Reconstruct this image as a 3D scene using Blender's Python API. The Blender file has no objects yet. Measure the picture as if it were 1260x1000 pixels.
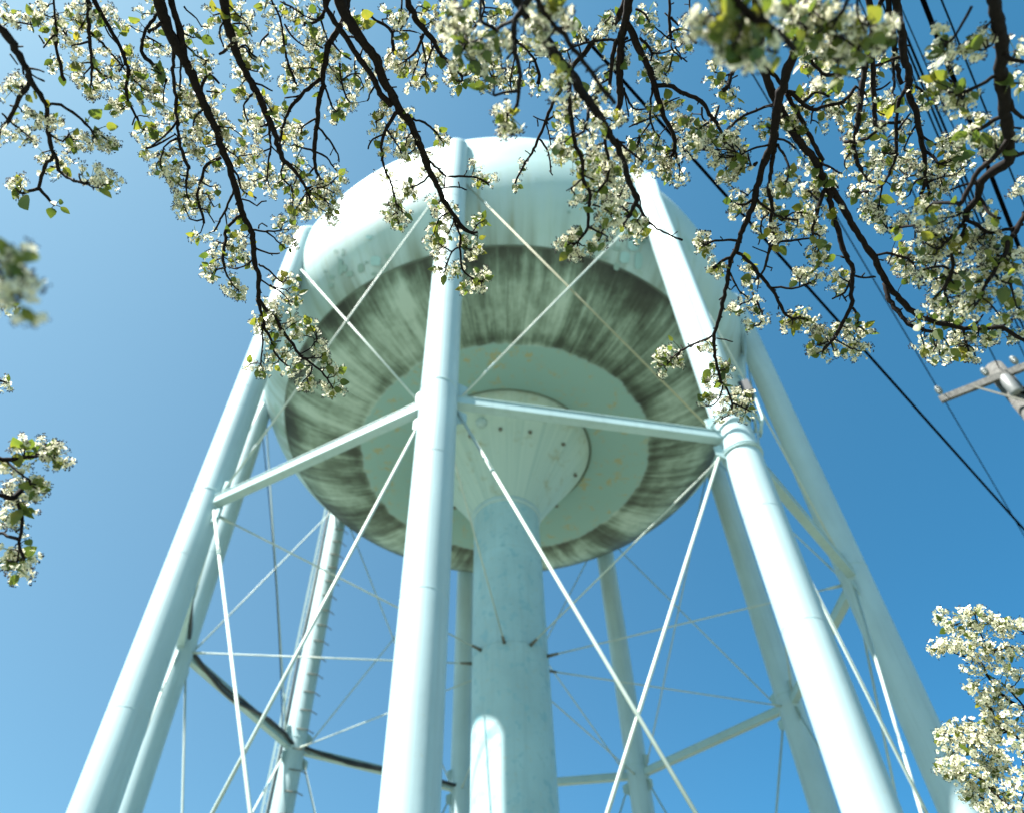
import bpy, math, random
import numpy as np
from mathutils import Vector, Matrix
random.seed(7); RNG = np.random.default_rng(7)
scene = bpy.context.scene
COL = scene.collection
PI = math.pi

# ------------------------------------------------------------------ camera
FPX, PITCH, YAW, ROLL = 915.51, 0.8705, -0.0339, -0.0021
PPX, PPY = -30.97, -5.52
CAM = np.array([0.0, 0.0, 1.6])
cp, sp, cy, sy = math.cos(PITCH), math.sin(PITCH), math.cos(YAW), math.sin(YAW)
FW = np.array([sy*cp, cy*cp, sp]); R0 = np.array([cy, -sy, 0.0]); U0 = np.cross(R0, FW)
RT = math.cos(ROLL)*R0 + math.sin(ROLL)*U0; UP = -math.sin(ROLL)*R0 + math.cos(ROLL)*U0
def ray(x, y):
    v = FW + RT*(x-630-PPX)/FPX - UP*(y-500-PPY)/FPX
    return v/np.linalg.norm(v)
def at(x, y, d): return CAM + ray(x, y)*d            # a survey point at distance d
def athz(x, y, z):                                   # a survey point at height z
    v = ray(x, y); return CAM + v*((z-CAM[2])/v[2])

# ------------------------------------------------------------------ materials
def new_mat(name):
    m = bpy.data.materials.new(name); m.use_nodes = True
    return m, m.node_tree, m.node_tree.nodes['Principled BSDF']
def N(nt, t, **k):
    n = nt.nodes.new(t)
    for a, b in k.items(): setattr(n, a, b)
    return n
def ramp(nt, fac, stops):
    r = N(nt, 'ShaderNodeValToRGB'); nt.links.new(fac, r.inputs[0])
    els = r.color_ramp.elements
    while len(els) < len(stops): els.new(0.5)
    for e, (p, c) in zip(els, stops):
        e.position = p; e.color = (*c, 1) if len(c) == 3 else c
    return r.outputs[0]
def g(v): return (v, v, v)
def noise(nt, vec, scale, detail=4, rough=.55):
    n = N(nt, 'ShaderNodeTexNoise'); n.inputs['Scale'].default_value = scale
    n.inputs['Detail'].default_value = detail; n.inputs['Roughness'].default_value = rough
    if vec is not None: nt.links.new(vec, n.inputs['Vector'])
    return n.outputs['Fac']
def mixc(nt, fac, a, b, mode='MIX'):
    m = N(nt, 'ShaderNodeMix'); m.data_type = 'RGBA'; m.blend_type = mode
    for s, v in ((m.inputs[0], fac), (m.inputs[6], a), (m.inputs[7], b)):
        if isinstance(v, (int, float)): s.default_value = v
        elif isinstance(v, tuple): s.default_value = (*v, 1)
        else: nt.links.new(v, s)
    return m.outputs[2]
def mth(nt, op, a, b=0.0, c=0.0, clamp=False):
    m = N(nt, 'ShaderNodeMath'); m.operation = op; m.use_clamp = clamp
    for s, v in zip(m.inputs, (a, b, c)):
        if isinstance(v, (int, float)): s.default_value = v
        else: nt.links.new(v, s)
    return m.outputs[0]

PAINT = (0.36, 0.49, 0.525)
def paint_mat(name, base=PAINT, rough=.45, rust=.04, fade=.16, spots=0):
    m, nt, b = new_mat(name)
    tc = N(nt, 'ShaderNodeTexCoord').outputs['Object']
    big = noise(nt, tc, .6, 5); sm = noise(nt, tc, 9, 6, .7)
    c = mixc(nt, ramp(nt, big, [(.35, g(0)), (.7, g(1))]), base, tuple(v*(1-fade) for v in base))
    c = mixc(nt, ramp(nt, sm, [(.66-rust, g(0)), (.75, g(.6))]), c, (.34, .36, .27))
    mp = N(nt, 'ShaderNodeMapping'); mp.inputs['Scale'].default_value = (5, 5, .25); nt.links.new(tc, mp.inputs[0])
    c = mixc(nt, ramp(nt, noise(nt, mp.outputs[0], 1.3, 6, .65), [(.50, g(0)), (.72, g(.40))]), c, tuple(v*.62 for v in base))
    if spots: c = mixc(nt, ramp(nt, noise(nt, tc, 4.5, 3, .5), [(.57, g(0)), (.64, g(.75))]), c, (.20, .38, .43))
    nt.links.new(c, b.inputs['Base Color'])
    b.inputs['Roughness'].default_value = rough
    bu = N(nt, 'ShaderNodeBump'); bu.inputs['Strength'].default_value = .08; bu.inputs['Distance'].default_value = .02
    nt.links.new(noise(nt, tc, 5, 4), bu.inputs['Height']); nt.links.new(bu.outputs[0], b.inputs['Normal'])
    return m
M_LEG = paint_mat('leg_paint')
M_STRUT = paint_mat('strut_paint', (.32, .46, .48), .5, .05)
M_RISER = paint_mat('riser_paint', (.33, .50, .53), .5, .12, .22, spots=1)
M_TAN = paint_mat('rust_stained_rod', (.30, .29, .18), .6, .14)
M_ROD = paint_mat('rod_paint', (.42, .50, .46), .5, .14)
S = 8.0
def tank_mat(kind):
    m, nt, b = new_mat('tank_paint_'+kind)
    tc = N(nt, 'ShaderNodeTexCoord').outputs['Object']
    sep = N(nt, 'ShaderNodeSeparateXYZ'); nt.links.new(tc, sep.inputs[0])
    X, Y, Z = sep.outputs
    r = mth(nt, 'SQRT', mth(nt, 'ADD', mth(nt, 'MULTIPLY', X, X), mth(nt, 'MULTIPLY', Y, Y)))
    rn = mth(nt, 'DIVIDE', r, S)
    ux = mth(nt, 'DIVIDE', X, r); uy = mth(nt, 'DIVIDE', Y, r)
    def radial(k, kr, scale, detail=6, rough=.6, seed=0.):
        c = N(nt, 'ShaderNodeCombineXYZ')
        nt.links.new(mth(nt, 'MULTIPLY', ux, k), c.inputs[0]); nt.links.new(mth(nt, 'MULTIPLY', uy, k), c.inputs[1])
        nt.links.new(mth(nt, 'MULTIPLY_ADD', mth(nt, 'ADD', rn, mth(nt, 'MULTIPLY', Z, .1)), kr, seed), c.inputs[2])
        return noise(nt, c.outputs[0], scale, detail, rough)
    base = PAINT
    c = mixc(nt, ramp(nt, noise(nt, tc, .35, 5), [(.35, g(0)), (.7, g(1))]), base, (.29, .43, .43))
    # faint drips everywhere
    st = radial(14, 1.2, 1.0, 5, .6, 3.)
    if kind == 'bowl':
        c = mixc(nt, ramp(nt, st, [(.42, g(0)), (.68, g(.42))]), (.34, .46, .43), (.17, .29, .29))
        c = mixc(nt, ramp(nt, noise(nt, tc, 1.6, 6, .7), [(.54, g(0)), (.68, g(.7))]), c, (.24, .25, .15))
    else:
        c = mixc(nt, ramp(nt, st, [(.5, g(0)), (.72, g(.35))]), c, (.36, .46, .38))
        # underside: weathered ring between the scalloped clean disc and the weld seam
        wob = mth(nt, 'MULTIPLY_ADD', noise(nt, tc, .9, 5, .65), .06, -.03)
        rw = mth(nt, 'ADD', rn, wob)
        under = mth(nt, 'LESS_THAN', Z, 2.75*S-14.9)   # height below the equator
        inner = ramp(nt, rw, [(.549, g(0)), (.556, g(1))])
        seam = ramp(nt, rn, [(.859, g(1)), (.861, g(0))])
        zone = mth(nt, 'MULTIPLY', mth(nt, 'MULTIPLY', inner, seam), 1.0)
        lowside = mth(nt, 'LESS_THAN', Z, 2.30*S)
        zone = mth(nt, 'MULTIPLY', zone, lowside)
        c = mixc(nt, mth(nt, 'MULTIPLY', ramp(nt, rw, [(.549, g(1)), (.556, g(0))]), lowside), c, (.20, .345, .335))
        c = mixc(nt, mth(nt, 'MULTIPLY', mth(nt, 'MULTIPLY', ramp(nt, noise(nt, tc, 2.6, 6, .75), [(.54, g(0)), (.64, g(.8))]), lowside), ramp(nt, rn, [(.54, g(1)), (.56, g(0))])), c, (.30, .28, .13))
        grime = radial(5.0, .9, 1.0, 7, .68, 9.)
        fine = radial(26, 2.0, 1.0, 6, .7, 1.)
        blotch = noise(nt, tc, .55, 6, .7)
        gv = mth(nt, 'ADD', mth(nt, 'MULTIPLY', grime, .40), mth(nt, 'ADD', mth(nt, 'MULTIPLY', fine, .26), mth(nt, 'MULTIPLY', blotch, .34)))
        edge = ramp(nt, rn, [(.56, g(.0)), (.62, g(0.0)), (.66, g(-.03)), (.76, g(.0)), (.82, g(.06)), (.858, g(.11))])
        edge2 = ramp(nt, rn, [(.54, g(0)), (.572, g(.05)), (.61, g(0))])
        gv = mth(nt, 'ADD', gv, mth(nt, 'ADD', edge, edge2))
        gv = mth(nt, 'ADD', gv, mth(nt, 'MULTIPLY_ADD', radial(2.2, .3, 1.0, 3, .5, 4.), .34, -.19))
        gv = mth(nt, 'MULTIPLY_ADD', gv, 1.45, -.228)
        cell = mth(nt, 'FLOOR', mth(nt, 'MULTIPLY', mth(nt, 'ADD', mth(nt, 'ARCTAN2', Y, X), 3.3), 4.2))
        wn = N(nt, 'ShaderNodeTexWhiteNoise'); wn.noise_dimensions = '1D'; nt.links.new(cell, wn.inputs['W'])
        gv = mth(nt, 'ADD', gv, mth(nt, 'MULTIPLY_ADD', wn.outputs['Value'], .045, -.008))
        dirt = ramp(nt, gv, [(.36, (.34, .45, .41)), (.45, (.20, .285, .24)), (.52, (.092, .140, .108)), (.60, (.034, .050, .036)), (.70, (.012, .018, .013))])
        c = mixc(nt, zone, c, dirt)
        # light streaks under the seam on the outer flank
        out = mth(nt, 'MULTIPLY', ramp(nt, rn, [(.861, g(0)), (.863, g(1))]), mth(nt, 'LESS_THAN', Z, 2.42*S))
        c = mixc(nt, mth(nt, 'MULTIPLY', out, ramp(nt, fine, [(.52, g(0)), (.66, g(.55))])), c, (.24, .32, .26))
        rr_ = radial(34, .25, 1.0, 3, .5, 7.)
        runs = mth(nt, 'MULTIPLY', ramp(nt, rr_, [(.56, g(0)), (.68, g(.7))]), ramp(nt, noise(nt, tc, .5, 4, .6), [(.46, g(0)), (.62, g(1))]))
        c = mixc(nt, mth(nt, 'MULTIPLY', runs, mth(nt, 'GREATER_THAN', rn, .9)), c, (.24, .24, .13))
        seepage = mth(nt, 'MULTIPLY', ramp(nt, radial(9, .4, 1.0, 5, .6, 2.), [(.42, g(0)), (.62, g(.95))]), ramp(nt, mth(nt, 'DIVIDE', Z, S), [(0, g(0)), (.08, g(1))]))
        c = mixc(nt, mth(nt, 'MULTIPLY', seepage, mth(nt, 'MULTIPLY', ramp(nt, rn, [(.861, g(1)), (.985, g(0))]), ramp(nt, rn, [(.858, g(0)), (.862, g(1))]))), c, (.15, .20, .16))
        # grey touched-up paint patches, sparse
        v = N(nt, 'ShaderNodeTexVoronoi'); v.distance = 'CHEBYCHEV'; v.inputs['Scale'].default_value = .95; v.inputs['Randomness'].default_value = 1
        nt.links.new(tc, v.inputs['Vector'])
        pa = mth(nt, 'LESS_THAN', v.outputs['Distance'], .24)
        sel = ramp(nt, noise(nt, tc, .22, 2), [(.52, g(0)), (.56, g(1))])
        band = mth(nt, 'MULTIPLY', mth(nt, 'LESS_THAN', Z, 2.45*S), ramp(nt, rn, [(.862, g(0)), (.88, g(1))]))
        pm = mth(nt, 'MULTIPLY', mth(nt, 'MULTIPLY', pa, sel), mth(nt, 'MULTIPLY', band, .75))
        c = mixc(nt, pm, c, (.25, .38, .35))
    nt.links.new(c, b.inputs['Base Color'])
    b.inputs['Roughness'].default_value = .6
    bu = N(nt, 'ShaderNodeBump'); bu.inputs['Strength'].default_value = .12; bu.inputs['Distance'].default_value = .03
    nt.links.new(noise(nt, tc, 1.2, 5), bu.inputs['Height']); nt.links.new(bu.outputs[0], b.inputs['Normal'])
    return m
M_TANK = tank_mat('tank'); M_BOWL = tank_mat('bowl')
def simple(name, col, rough=.6, metal=0., var=.25, scale=20.):
    m, nt, b = new_mat(name)
    tc = N(nt, 'ShaderNodeTexCoord').outputs['Object']
    c = mixc(nt, noise(nt, tc, scale, 5), tuple(v*(1-var) for v in col), tuple(min(1, v*(1+var)) for v in col))
    nt.links.new(c, b.inputs['Base Color']); b.inputs['Roughness'].default_value = rough; b.inputs['Metallic'].default_value = metal
    return m
M_SEAM = simple('seam_weld', (.10, .14, .11), .8)
M_DARK = simple('black_rubber', (.012, .016, .02), .4)
M_KNOB = simple('rusty_steel', (.10, .10, .08), .7)
M_WIRE = simple('wire_black', (.0008, .0008, .001), .9)
M_WIRE.node_tree.nodes['Principled BSDF'].inputs['Specular IOR Level'].default_value = 0.02
M_CONC = simple('concrete', (.42, .41, .38), .9, 0, .2, 4)
M_CERAM = simple('porcelain', (.13, .15, .145), .35)
M_WHITEMETAL = simple('galvanised_can', (.16, .17, .17), .5, .2)

def wood_mat():
    m, nt, b = new_mat('weathered_wood')
    tc = N(nt, 'ShaderNodeTexCoord').outputs['Object']
    mp = N(nt, 'ShaderNodeMapping'); mp.inputs['Scale'].default_value = (30, 2, 30); nt.links.new(tc, mp.inputs[0])
    n = noise(nt, mp.outputs[0], 1, 8, .7)
    nt.links.new(ramp(nt, n, [(.3, (.015, .015, .014)), (.5, (.07, .07, .065)), (.75, (.15, .15, .14))]), b.inputs['Base Color'])
    b.inputs['Roughness'].default_value = .85
    return m
M_WOOD = wood_mat()
def bark_mat():
    m, nt, b = new_mat('pear_bark')
    tc = N(nt, 'ShaderNodeTexCoord').outputs['Object']
    n = noise(nt, tc, 90, 7, .7)
    c = ramp(nt, n, [(.35, (.004, .003, .003)), (.6, (.010, .007, .007)), (.85, (.035, .027, .025))])
    nt.links.new(c, b.inputs['Base Color']); b.inputs['Roughness'].default_value = .85; b.inputs['Specular IOR Level'].default_value = .15
    bu = N(nt, 'ShaderNodeBump'); bu.inputs['Strength'].default_value = .6; bu.inputs['Distance'].default_value = .002
    nt.links.new(n, bu.inputs['Height']); nt.links.new(bu.outputs[0], b.inputs['Normal'])
    return m
M_BARK = bark_mat()
def thin_mat(name, cols, trans, tcol=None, rough=.5, scale=35.):
    m, nt, b = new_mat(name)
    out = nt.nodes['Material Output']
    tc = N(nt, 'ShaderNodeTexCoord').outputs['Object']
    c = ramp(nt, noise(nt, tc, scale, 3), cols)
    nt.links.new(c, b.inputs['Base Color']); b.inputs['Roughness'].default_value = rough
    t = N(nt, 'ShaderNodeBsdfTranslucent')
    if tcol: nt.links.new(mixc(nt, 1.0, c, tcol, 'MULTIPLY'), t.inputs['Color'])
    else: nt.links.new(c, t.inputs['Color'])
    mx = N(nt, 'ShaderNodeMixShader'); mx.inputs[0].default_value = trans
    nt.links.new(b.outputs[0], mx.inputs[1]); nt.links.new(t.outputs[0], mx.inputs[2]); nt.links.new(mx.outputs[0], out.inputs[0])
    return m
M_PETAL = thin_mat('white_petal', [(.3, (.74, .71, .50)), (.7, (.84, .82, .68))], .38)
M_LEAF = thin_mat('young_leaf', [(.30, (.035, .065, .018)), (.5, (.08, .115, .025)), (.72, (.22, .20, .035))], .5, (1.5, 1.45, .7), .5, 14.)
M_STEM = thin_mat('flower_stem', [(.3, (.16, .19, .05)), (.7, (.30, .33, .10))], .2)
M_ANTHER = simple('anther', (.012, .006, .008), .8)

# ------------------------------------------------------------------ mesh helpers
class MB:
    def __init__(s): s.v = []; s.f = []; s.m = []; s.n = 0
    def add(s, v, f, mi=0):
        v = np.asarray(v, float); s.v.append(v)
        s.f += [tuple(i+s.n for i in q) for q in f]; s.m += [mi]*len(f); s.n += len(v)
    def build(s, name, mats, parent=None, origin=(0, 0, 0), smooth=True):
        o = np.asarray(origin, float)
        V = np.concatenate(s.v)-o
        me = bpy.data.meshes.new(name); me.from_pydata(V.tolist(), [], s.f)
        mats = mats if isinstance(mats, (list, tuple)) else [mats]
        for m in mats: me.materials.append(m)
        if len(mats) > 1: me.polygons.foreach_set('material_index', s.m)
        if smooth: me.polygons.foreach_set('use_smooth', [True]*len(me.polygons))
        me.update()
        ob = bpy.data.objects.new(name, me); COL.objects.link(ob)
        if parent is not None:
            ob.parent = parent
            w = Vector((0, 0, 0)); p = parent
            while p is not None: w += p.location; p = p.parent
            ob.location = Vector(o)-w
        else: ob.location = Vector(o)
        return ob
def frame(t):
    t = t/np.linalg.norm(t); a = np.array([0, 0, 1.]) if abs(t[2]) < .9 else np.array([1., 0, 0])
    u = np.cross(t, a); u /= np.linalg.norm(u); return t, u, np.cross(t, u)
def tube(mb, pts, rad, n=8, mi=0, caps=True):
    P = [np.asarray(p, float) for p in pts]; k = len(P)
    if not hasattr(rad, '__len__'): rad = [rad]*k
    T = [P[min(i+1, k-1)]-P[max(i-1, 0)] for i in range(k)]
    _, u, w = frame(T[0]); V = []
    for i in range(k):
        t = T[i]/(np.linalg.norm(T[i])+1e-12)
        u = u-t*np.dot(u, t); u /= np.linalg.norm(u)+1e-12; w = np.cross(t, u)
        for j in range(n):
            a = 2*PI*j/n; V.append(P[i]+rad[i]*(math.cos(a)*u+math.sin(a)*w))
    F = [(i*n+j, i*n+(j+1) % n, (i+1)*n+(j+1) % n, (i+1)*n+j) for i in range(k-1) for j in range(n)]
    if caps: F += [tuple(range(n))[::-1], tuple(range((k-1)*n, k*n))]
    mb.add(V, F, mi)
def lathe(mb, prof, c, n=144, mi=0):
    V = [(c[0]+r*math.cos(2*PI*j/n), c[1]+r*math.sin(2*PI*j/n), c[2]+z) for r, z in prof for j in range(n)]
    F = [(i*n+j, i*n+(j+1) % n, (i+1)*n+(j+1) % n, (i+1)*n+j) for i in range(len(prof)-1) for j in range(n)]
    mb.add(V, F, mi)
def box(mb, a, b, w, h, up=(0, 0, 1), mi=0, off=(0, 0)):
    a = np.asarray(a, float); b = np.asarray(b, float); t = b-a; t /= np.linalg.norm(t)
    s = np.cross(t, up); s /= np.linalg.norm(s); u = np.cross(s, t)
    V = [p+s*(off[0]+sx*w/2)+u*(off[1]+sz*h/2) for p in (a, b) for sx, sz in ((-1, -1), (1, -1), (1, 1), (-1, 1))]
    mb.add(V, [(0, 1, 2, 3), (7, 6, 5, 4), (0, 4, 5, 1), (1, 5, 6, 2), (2, 6, 7, 3), (3, 7, 4, 0)], mi)
def empty(name, loc):
    e = bpy.data.objects.new(name, None); COL.objects.link(e); e.location = loc; e.empty_display_size = .3
    return e
def tag(o, label=None, cat=None, group=None, kind=None):
    if label: o['label'] = label
    if cat: o['category'] = cat
    if group: o['group'] = group
    if kind: o['kind'] = kind
    return o

# ------------------------------------------------------------------ ground
mb = MB(); L = 1500
mb.add([(-L, -L, 0), (L, -L, 0), (L, L, 0), (-L, L, 0)], [(0, 1, 2, 3)])
m, nt, b = new_mat('lawn')
tc = N(nt, 'ShaderNodeTexCoord').outputs['Object']
c = mixc(nt, noise(nt, tc, .25, 6), (.10, .12, .08), (.15, .17, .12))
c = mixc(nt, ramp(nt, noise(nt, tc, .06, 4), [(.5, g(0)), (.62, g(1))]), c, (.24, .24, .20))
nt.links.new(c, b.inputs['Base Color']); b.inputs['Roughness'].default_value = .95
M_GROUND = m
tag(mb.build('ground', M_GROUND, smooth=False), 'mown grass ground with pale gravel patches under the water tower', 'ground', kind='structure')

# ------------------------------------------------------------------ water tower
D, ZN, PH, NL = 2.0275, 1.2398, -0.1406, 9
AX = np.array([0, D*S, 1.6])
BASE = (0, D*S, 0)
def W(x, y, z): return np.array([x*S, D*S+y*S, 1.6+z*S])
def legpt(k, z, r=None):
    a = PH+2*PI*k/NL; R = (1+.0095*(z-ZN)) if r is None else r
    return W(math.sin(a)*R, -math.cos(a)*R, z)
tower = tag(empty('water_tower', BASE), 'pale aqua water tower with stained tank on nine braced legs, standing behind the blossom', 'water tower')
ZG = -1.6/S
LR = .0412*S
def superprof():
    Re, ze, zt, rk, zb, eu, hs, el = 1.011, 2.56, 3.22, .481, 2.053, 2.433, .008, 2.35
    t = np.linspace(0, PI/2, 40)
    lo = [(rk+(Re-rk)*math.sin(a)**(2/el), ze-(ze-zb)*math.cos(a)**(2/el)) for a in t]
    up = [(Re*max(math.cos(a), 0)**(2/eu)+1e-4, ze+hs+(zt-ze-hs)*math.sin(a)**(2/eu)) for a in t]
    return [(.325, 2.085), (.333, 2.078), (.345, 2.074), (.42, 2.062)]+lo+up
PROF = superprof()
def prof_z(r):
    rr = [p[0] for p in PROF[:44]]; zz = [p[1] for p in PROF[:44]]; return float(np.interp(r, rr, zz))
mb = MB(); lathe(mb, [(r*S, z*S) for r, z in PROF], AX, 192)
tank = mb.build('tank', M_TANK, tower, AX)
mb = MB(); zs = prof_z(.861)
ring = [W(.861*math.cos(a), .861*math.sin(a), zs-.0005) for a in np.linspace(0, 2*PI, 193)]
tube(mb, ring, .018, 6, caps=False)
for k in range(18):                                    # radial plate joints under the tank
    a = PH+2*PI*(k+.5)/18
    tube(mb, [W(r*math.sin(a), -r*math.cos(a), prof_z(r)-.0004) for r in np.linspace(.57, .86, 14)], .006, 5, caps=False)
mb.build('weld_seam', M_SEAM, tank, AX)
# bowl between the tank bottom and the riser
bp = [(.1185, 1.758), (.135, 1.785), (.175, 1.850), (.225, 1.925), (.268, 1.985), (.300, 2.030), (.320, 2.062), (.330, 2.085), (.331, 2.10)]
mb = MB(); lathe(mb, [(r*S, z*S) for r, z in bp], AX, 96)
bowl = mb.build('bowl', M_BOWL, tower, AX)
mb = MB()
tube(mb, [W(.334*math.cos(a), .334*math.sin(a), 2.079) for a in np.linspace(0, 2*PI, 97)], .035, 6, caps=False)
mb.build('bowl_flange', M_SEAM, bowl, AX)
def bowl_pt(r, a): 
    z = float(np.interp(r, [p[0] for p in bp], [p[1] for p in bp])); return W(r*math.sin(a), -r*math.cos(a), z)
for k, (r, a) in enumerate([(.25, -.5), (.25, -.05), (.25, .38), (.262, .95), (.262, 1.6), (.262, 2.3), (.262, 3.1), (.262, 4.0), (.25, 5.1)]):
    p = bowl_pt(r, a); o = np.array([math.sin(a), -math.cos(a), -.9]); o /= np.linalg.norm(o)
    mb = MB(); tube(mb, [p-o*.02, p+o*.06, p+o*.10], [.055, .055, .03], 8); mb.build('bolt', M_KNOB, bowl, p)
mb = MB(); p = bowl_pt(.27, -.30); o = np.array([-.3, -.85, -.75]); o /= np.linalg.norm(o)
tube(mb, [p-o*.02, p+o*.05], [.17, .15], 16); mb.build('hatch', M_STRUT, bowl, p)
# old repaint patches on the shell, laid 3 mm proud of it
def shell_hit(x, y):
    v = ray(x, y); lo = None
    for i in range(4000):
        d = 10+i*.01; q = CAM+v*d; rr_ = math.hypot(q[0]-AX[0], q[1]-AX[1])/S; z_ = (q[2]-1.6)/S
        if z_ < 2.06: continue
        if z_ > 3.1: break
        lim = float(np.interp(z_, [p[1] for p in PROF[4:]], [p[0] for p in PROF[4:]]))
        if rr_ <= lim: return q
    return None
M_PATCH = simple('old_repaint', (.20, .31, .29), .6, 0, .25, 6)
M_PATCH2 = simple('teal_repaint', (.27, .45, .47), .6, 0, .12, 3)
for (x, y, w_, h_, mt) in ((414, 311, 5, 5, 0), (423, 312, 4, 9, 0), (420, 330, 5, 20, 0), (431, 338, 9, 7, 0), (425, 331, 5, 9, 0), (445, 331, 7, 11, 0), (452, 324, 4, 3, 0), (463, 322, 12, 12, 1), (474, 330, 9, 7, 0), (478, 317, 7, 5, 0), (461, 338, 6, 4, 0), (455, 293, 8, 4, 1), (409, 342, 6, 6, 0), (408, 352, 7, 5, 0), (401, 335, 3, 3, 0), (759, 307, 9, 5, 0), (758, 329, 7, 9, 0), (700, 262, 3, 3, 0), (779, 300, 14, 18, 1), (768, 318, 12, 14, 1), (785, 322, 9, 20, 1), (745, 318, 6, 4, 0), (698, 300, 5, 4, 1), (790, 298, 6, 5, 0)):
    G = []; ok = True; rr = random.Random(x*7+y)
    cx = [x-w_/2+w_*i/4 for i in range(5)]; cyy = [y-h_/2+h_*i/4 for i in range(5)]
    for b2 in cyy:
        for a2 in cx:
            e = 1 if (a2 in (cx[0], cx[-1]) or b2 in (cyy[0], cyy[-1])) else 0
            corner = (a2 in (cx[0], cx[-1])) and (b2 in (cyy[0], cyy[-1]))
            q = shell_hit(x+(a2-x)*(.82 if corner else 1)+e*rr.uniform(-.7, .7), y+(b2-y)*(.82 if corner else 1)+e*rr.uniform(-.7, .7))
            if q is None: ok = False; break
            n_ = q-np.array([AX[0], AX[1], AX[2]+2.52*S]); n_ /= np.linalg.norm(n_); G.append(q+n_*.03)
        if not ok: break
    if not ok: continue
    mb = MB(); mb.add(G, [(5*i+j, 5*i+j+1, 5*i+j+6, 5*i+j+5) for i in range(4) for j in range(4)])
    mb.build('paint_patch', (M_PATCH, M_PATCH2)[mt], tank, G[12])
# riser
mb = MB(); lathe(mb, [(r*S, z*S) for r, z in [(.150, ZG), (.150, ZG+.02), (.1145, ZG+.021), (.1145, .2), (.1145, .75), (.1145, 1.3), (.1145, 1.765)]], AX, 72)
riser = mb.build('riser', M_RISER, tower, AX)
mb = MB()
lathe(mb, [(.1146*S, 1.742*S), (.1215*S, 1.746*S), (.1225*S, 1.758*S), (.1180*S, 1.764*S)], AX, 72)
mb.build('collar', M_STRUT, riser, AX)
for zz in (.72, 1.20, 1.55):
    mb = MB(); tube(mb, [W(.1147*math.cos(a), .1147*math.sin(a), zz) for a in np.linspace(0, 2*PI, 73)], .006, 5, caps=False)
    mb.build('weld_seam', M_RISER, riser, AX)

node_z = 1.2398
for k in range(NL):
    a = PH+2*PI*k/NL; rad = np.array([math.sin(a), -math.cos(a), 0]); tan = np.array([math.cos(a), math.sin(a), 0])
    mb = MB(); n = 40; V = []; zs_ = [ZG+.03, .2, .6, 1.0, 1.4, 1.9, 2.3, 2.60]
    for z in zs_:
        c = legpt(k, z)
        for j in range(n):
            t = 2*PI*j/n; V.append(c+LR*(math.cos(t)*rad+math.sin(t)*tan))
    c = legpt(k, 2.60)
    for f, dz, ins in ((1, .04, 0), (.97, .055, .01), (.82, .075, .05), (.3, .09, .10)):   # sloping cap that dies into the shell
        for j in range(n):
            t = 2*PI*j/n; ro = math.cos(t)
            V.append(c-rad*ins+LR*f*(ro*rad+math.sin(t)*tan)+np.array([0, 0, S*dz-LR*.55*ro*f]))
    K = len(zs_)+4
    F = [(i*n+j, i*n+(j+1) % n, (i+1)*n+(j+1) % n, (i+1)*n+j) for i in range(K-1) for j in range(n)]+[tuple(range((K-1)*n, K*n))]
    mb.add(V, F)
    base = legpt(k, ZG)
    leg = mb.build('leg', M_LEG, tower, base)
    for z in [v_+.05*math.sin(k*2.3+v_*9) for v_ in (.35, .72, 1.05, 1.62, 2.15)]:         # circumferential weld beads
        mb = MB(); c = legpt(k, z); tube(mb, [c+(LR+.001)*(math.cos(t)*rad+math.sin(t)*tan) for t in np.linspace(0, 2*PI, 41)], .0022, 5, caps=False)
        mb.build('weld_seam', M_LEG, leg, base)
    for dz in ((-.055, .050) if k == 1 else (.030,)):
        c = legpt(k, node_z+dz)
        for q in ((0, 1) if k == 1 else (0,)):
            mb = MB(); cc = c+np.array([0, 0, q*.06])
            tube(mb, [cc+(LR+(.012 if k == 1 else -.012))*(math.cos(t)*rad+math.sin(t)*tan) for t in np.linspace(0, 2*PI, 41)], .022, 6, caps=False)
            mb.build('collar', M_STRUT, leg, base)
    for sgn in (-1, 1):                                # gusset plates towards both neighbours
        kk = (k+sgn) % NL; d = legpt(kk, node_z)-legpt(k, node_z); d /= np.linalg.norm(d)
        for dz, nm in ((-.045, 'gusset'), (.045, 'gusset')):
            c = legpt(k, node_z+dz)
            mb = MB(); p0 = c+d*(LR-.02); p1 = c+d*(LR+.17)
            V = [];  
            sgnz = 1 if dz > 0 else -1
            for off in (-.012, .012):
                for p in (p0+np.array([0, 0, -.20]), p1+np.array([0, 0, -.10]), p1+np.array([0, 0, .10]), p0+np.array([0, 0, .20])):
                    V.append(p+rad*off)
            mb.add(V, [(0, 1, 2, 3), (7, 6, 5, 4), (0, 4, 5, 1), (1, 5, 6, 2), (2, 6, 7, 3), (3, 7, 4, 0)])
            mb.build(nm, M_STRUT, leg, c, smooth=False)
    # concrete foot
    mb = MB(); lathe(mb, [(.72, 0), (.72, .22), (.66, .26), (.0, .26)], base, 8)
    mb.build('footing', M_CONC, leg, base, smooth=False)
    mb = MB(); lathe(mb, [(.48, .262), (.48, .30), (.0, .30)], base, 24); mb.build('base_plate', M_STRUT, leg, base, smooth=False)

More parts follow.
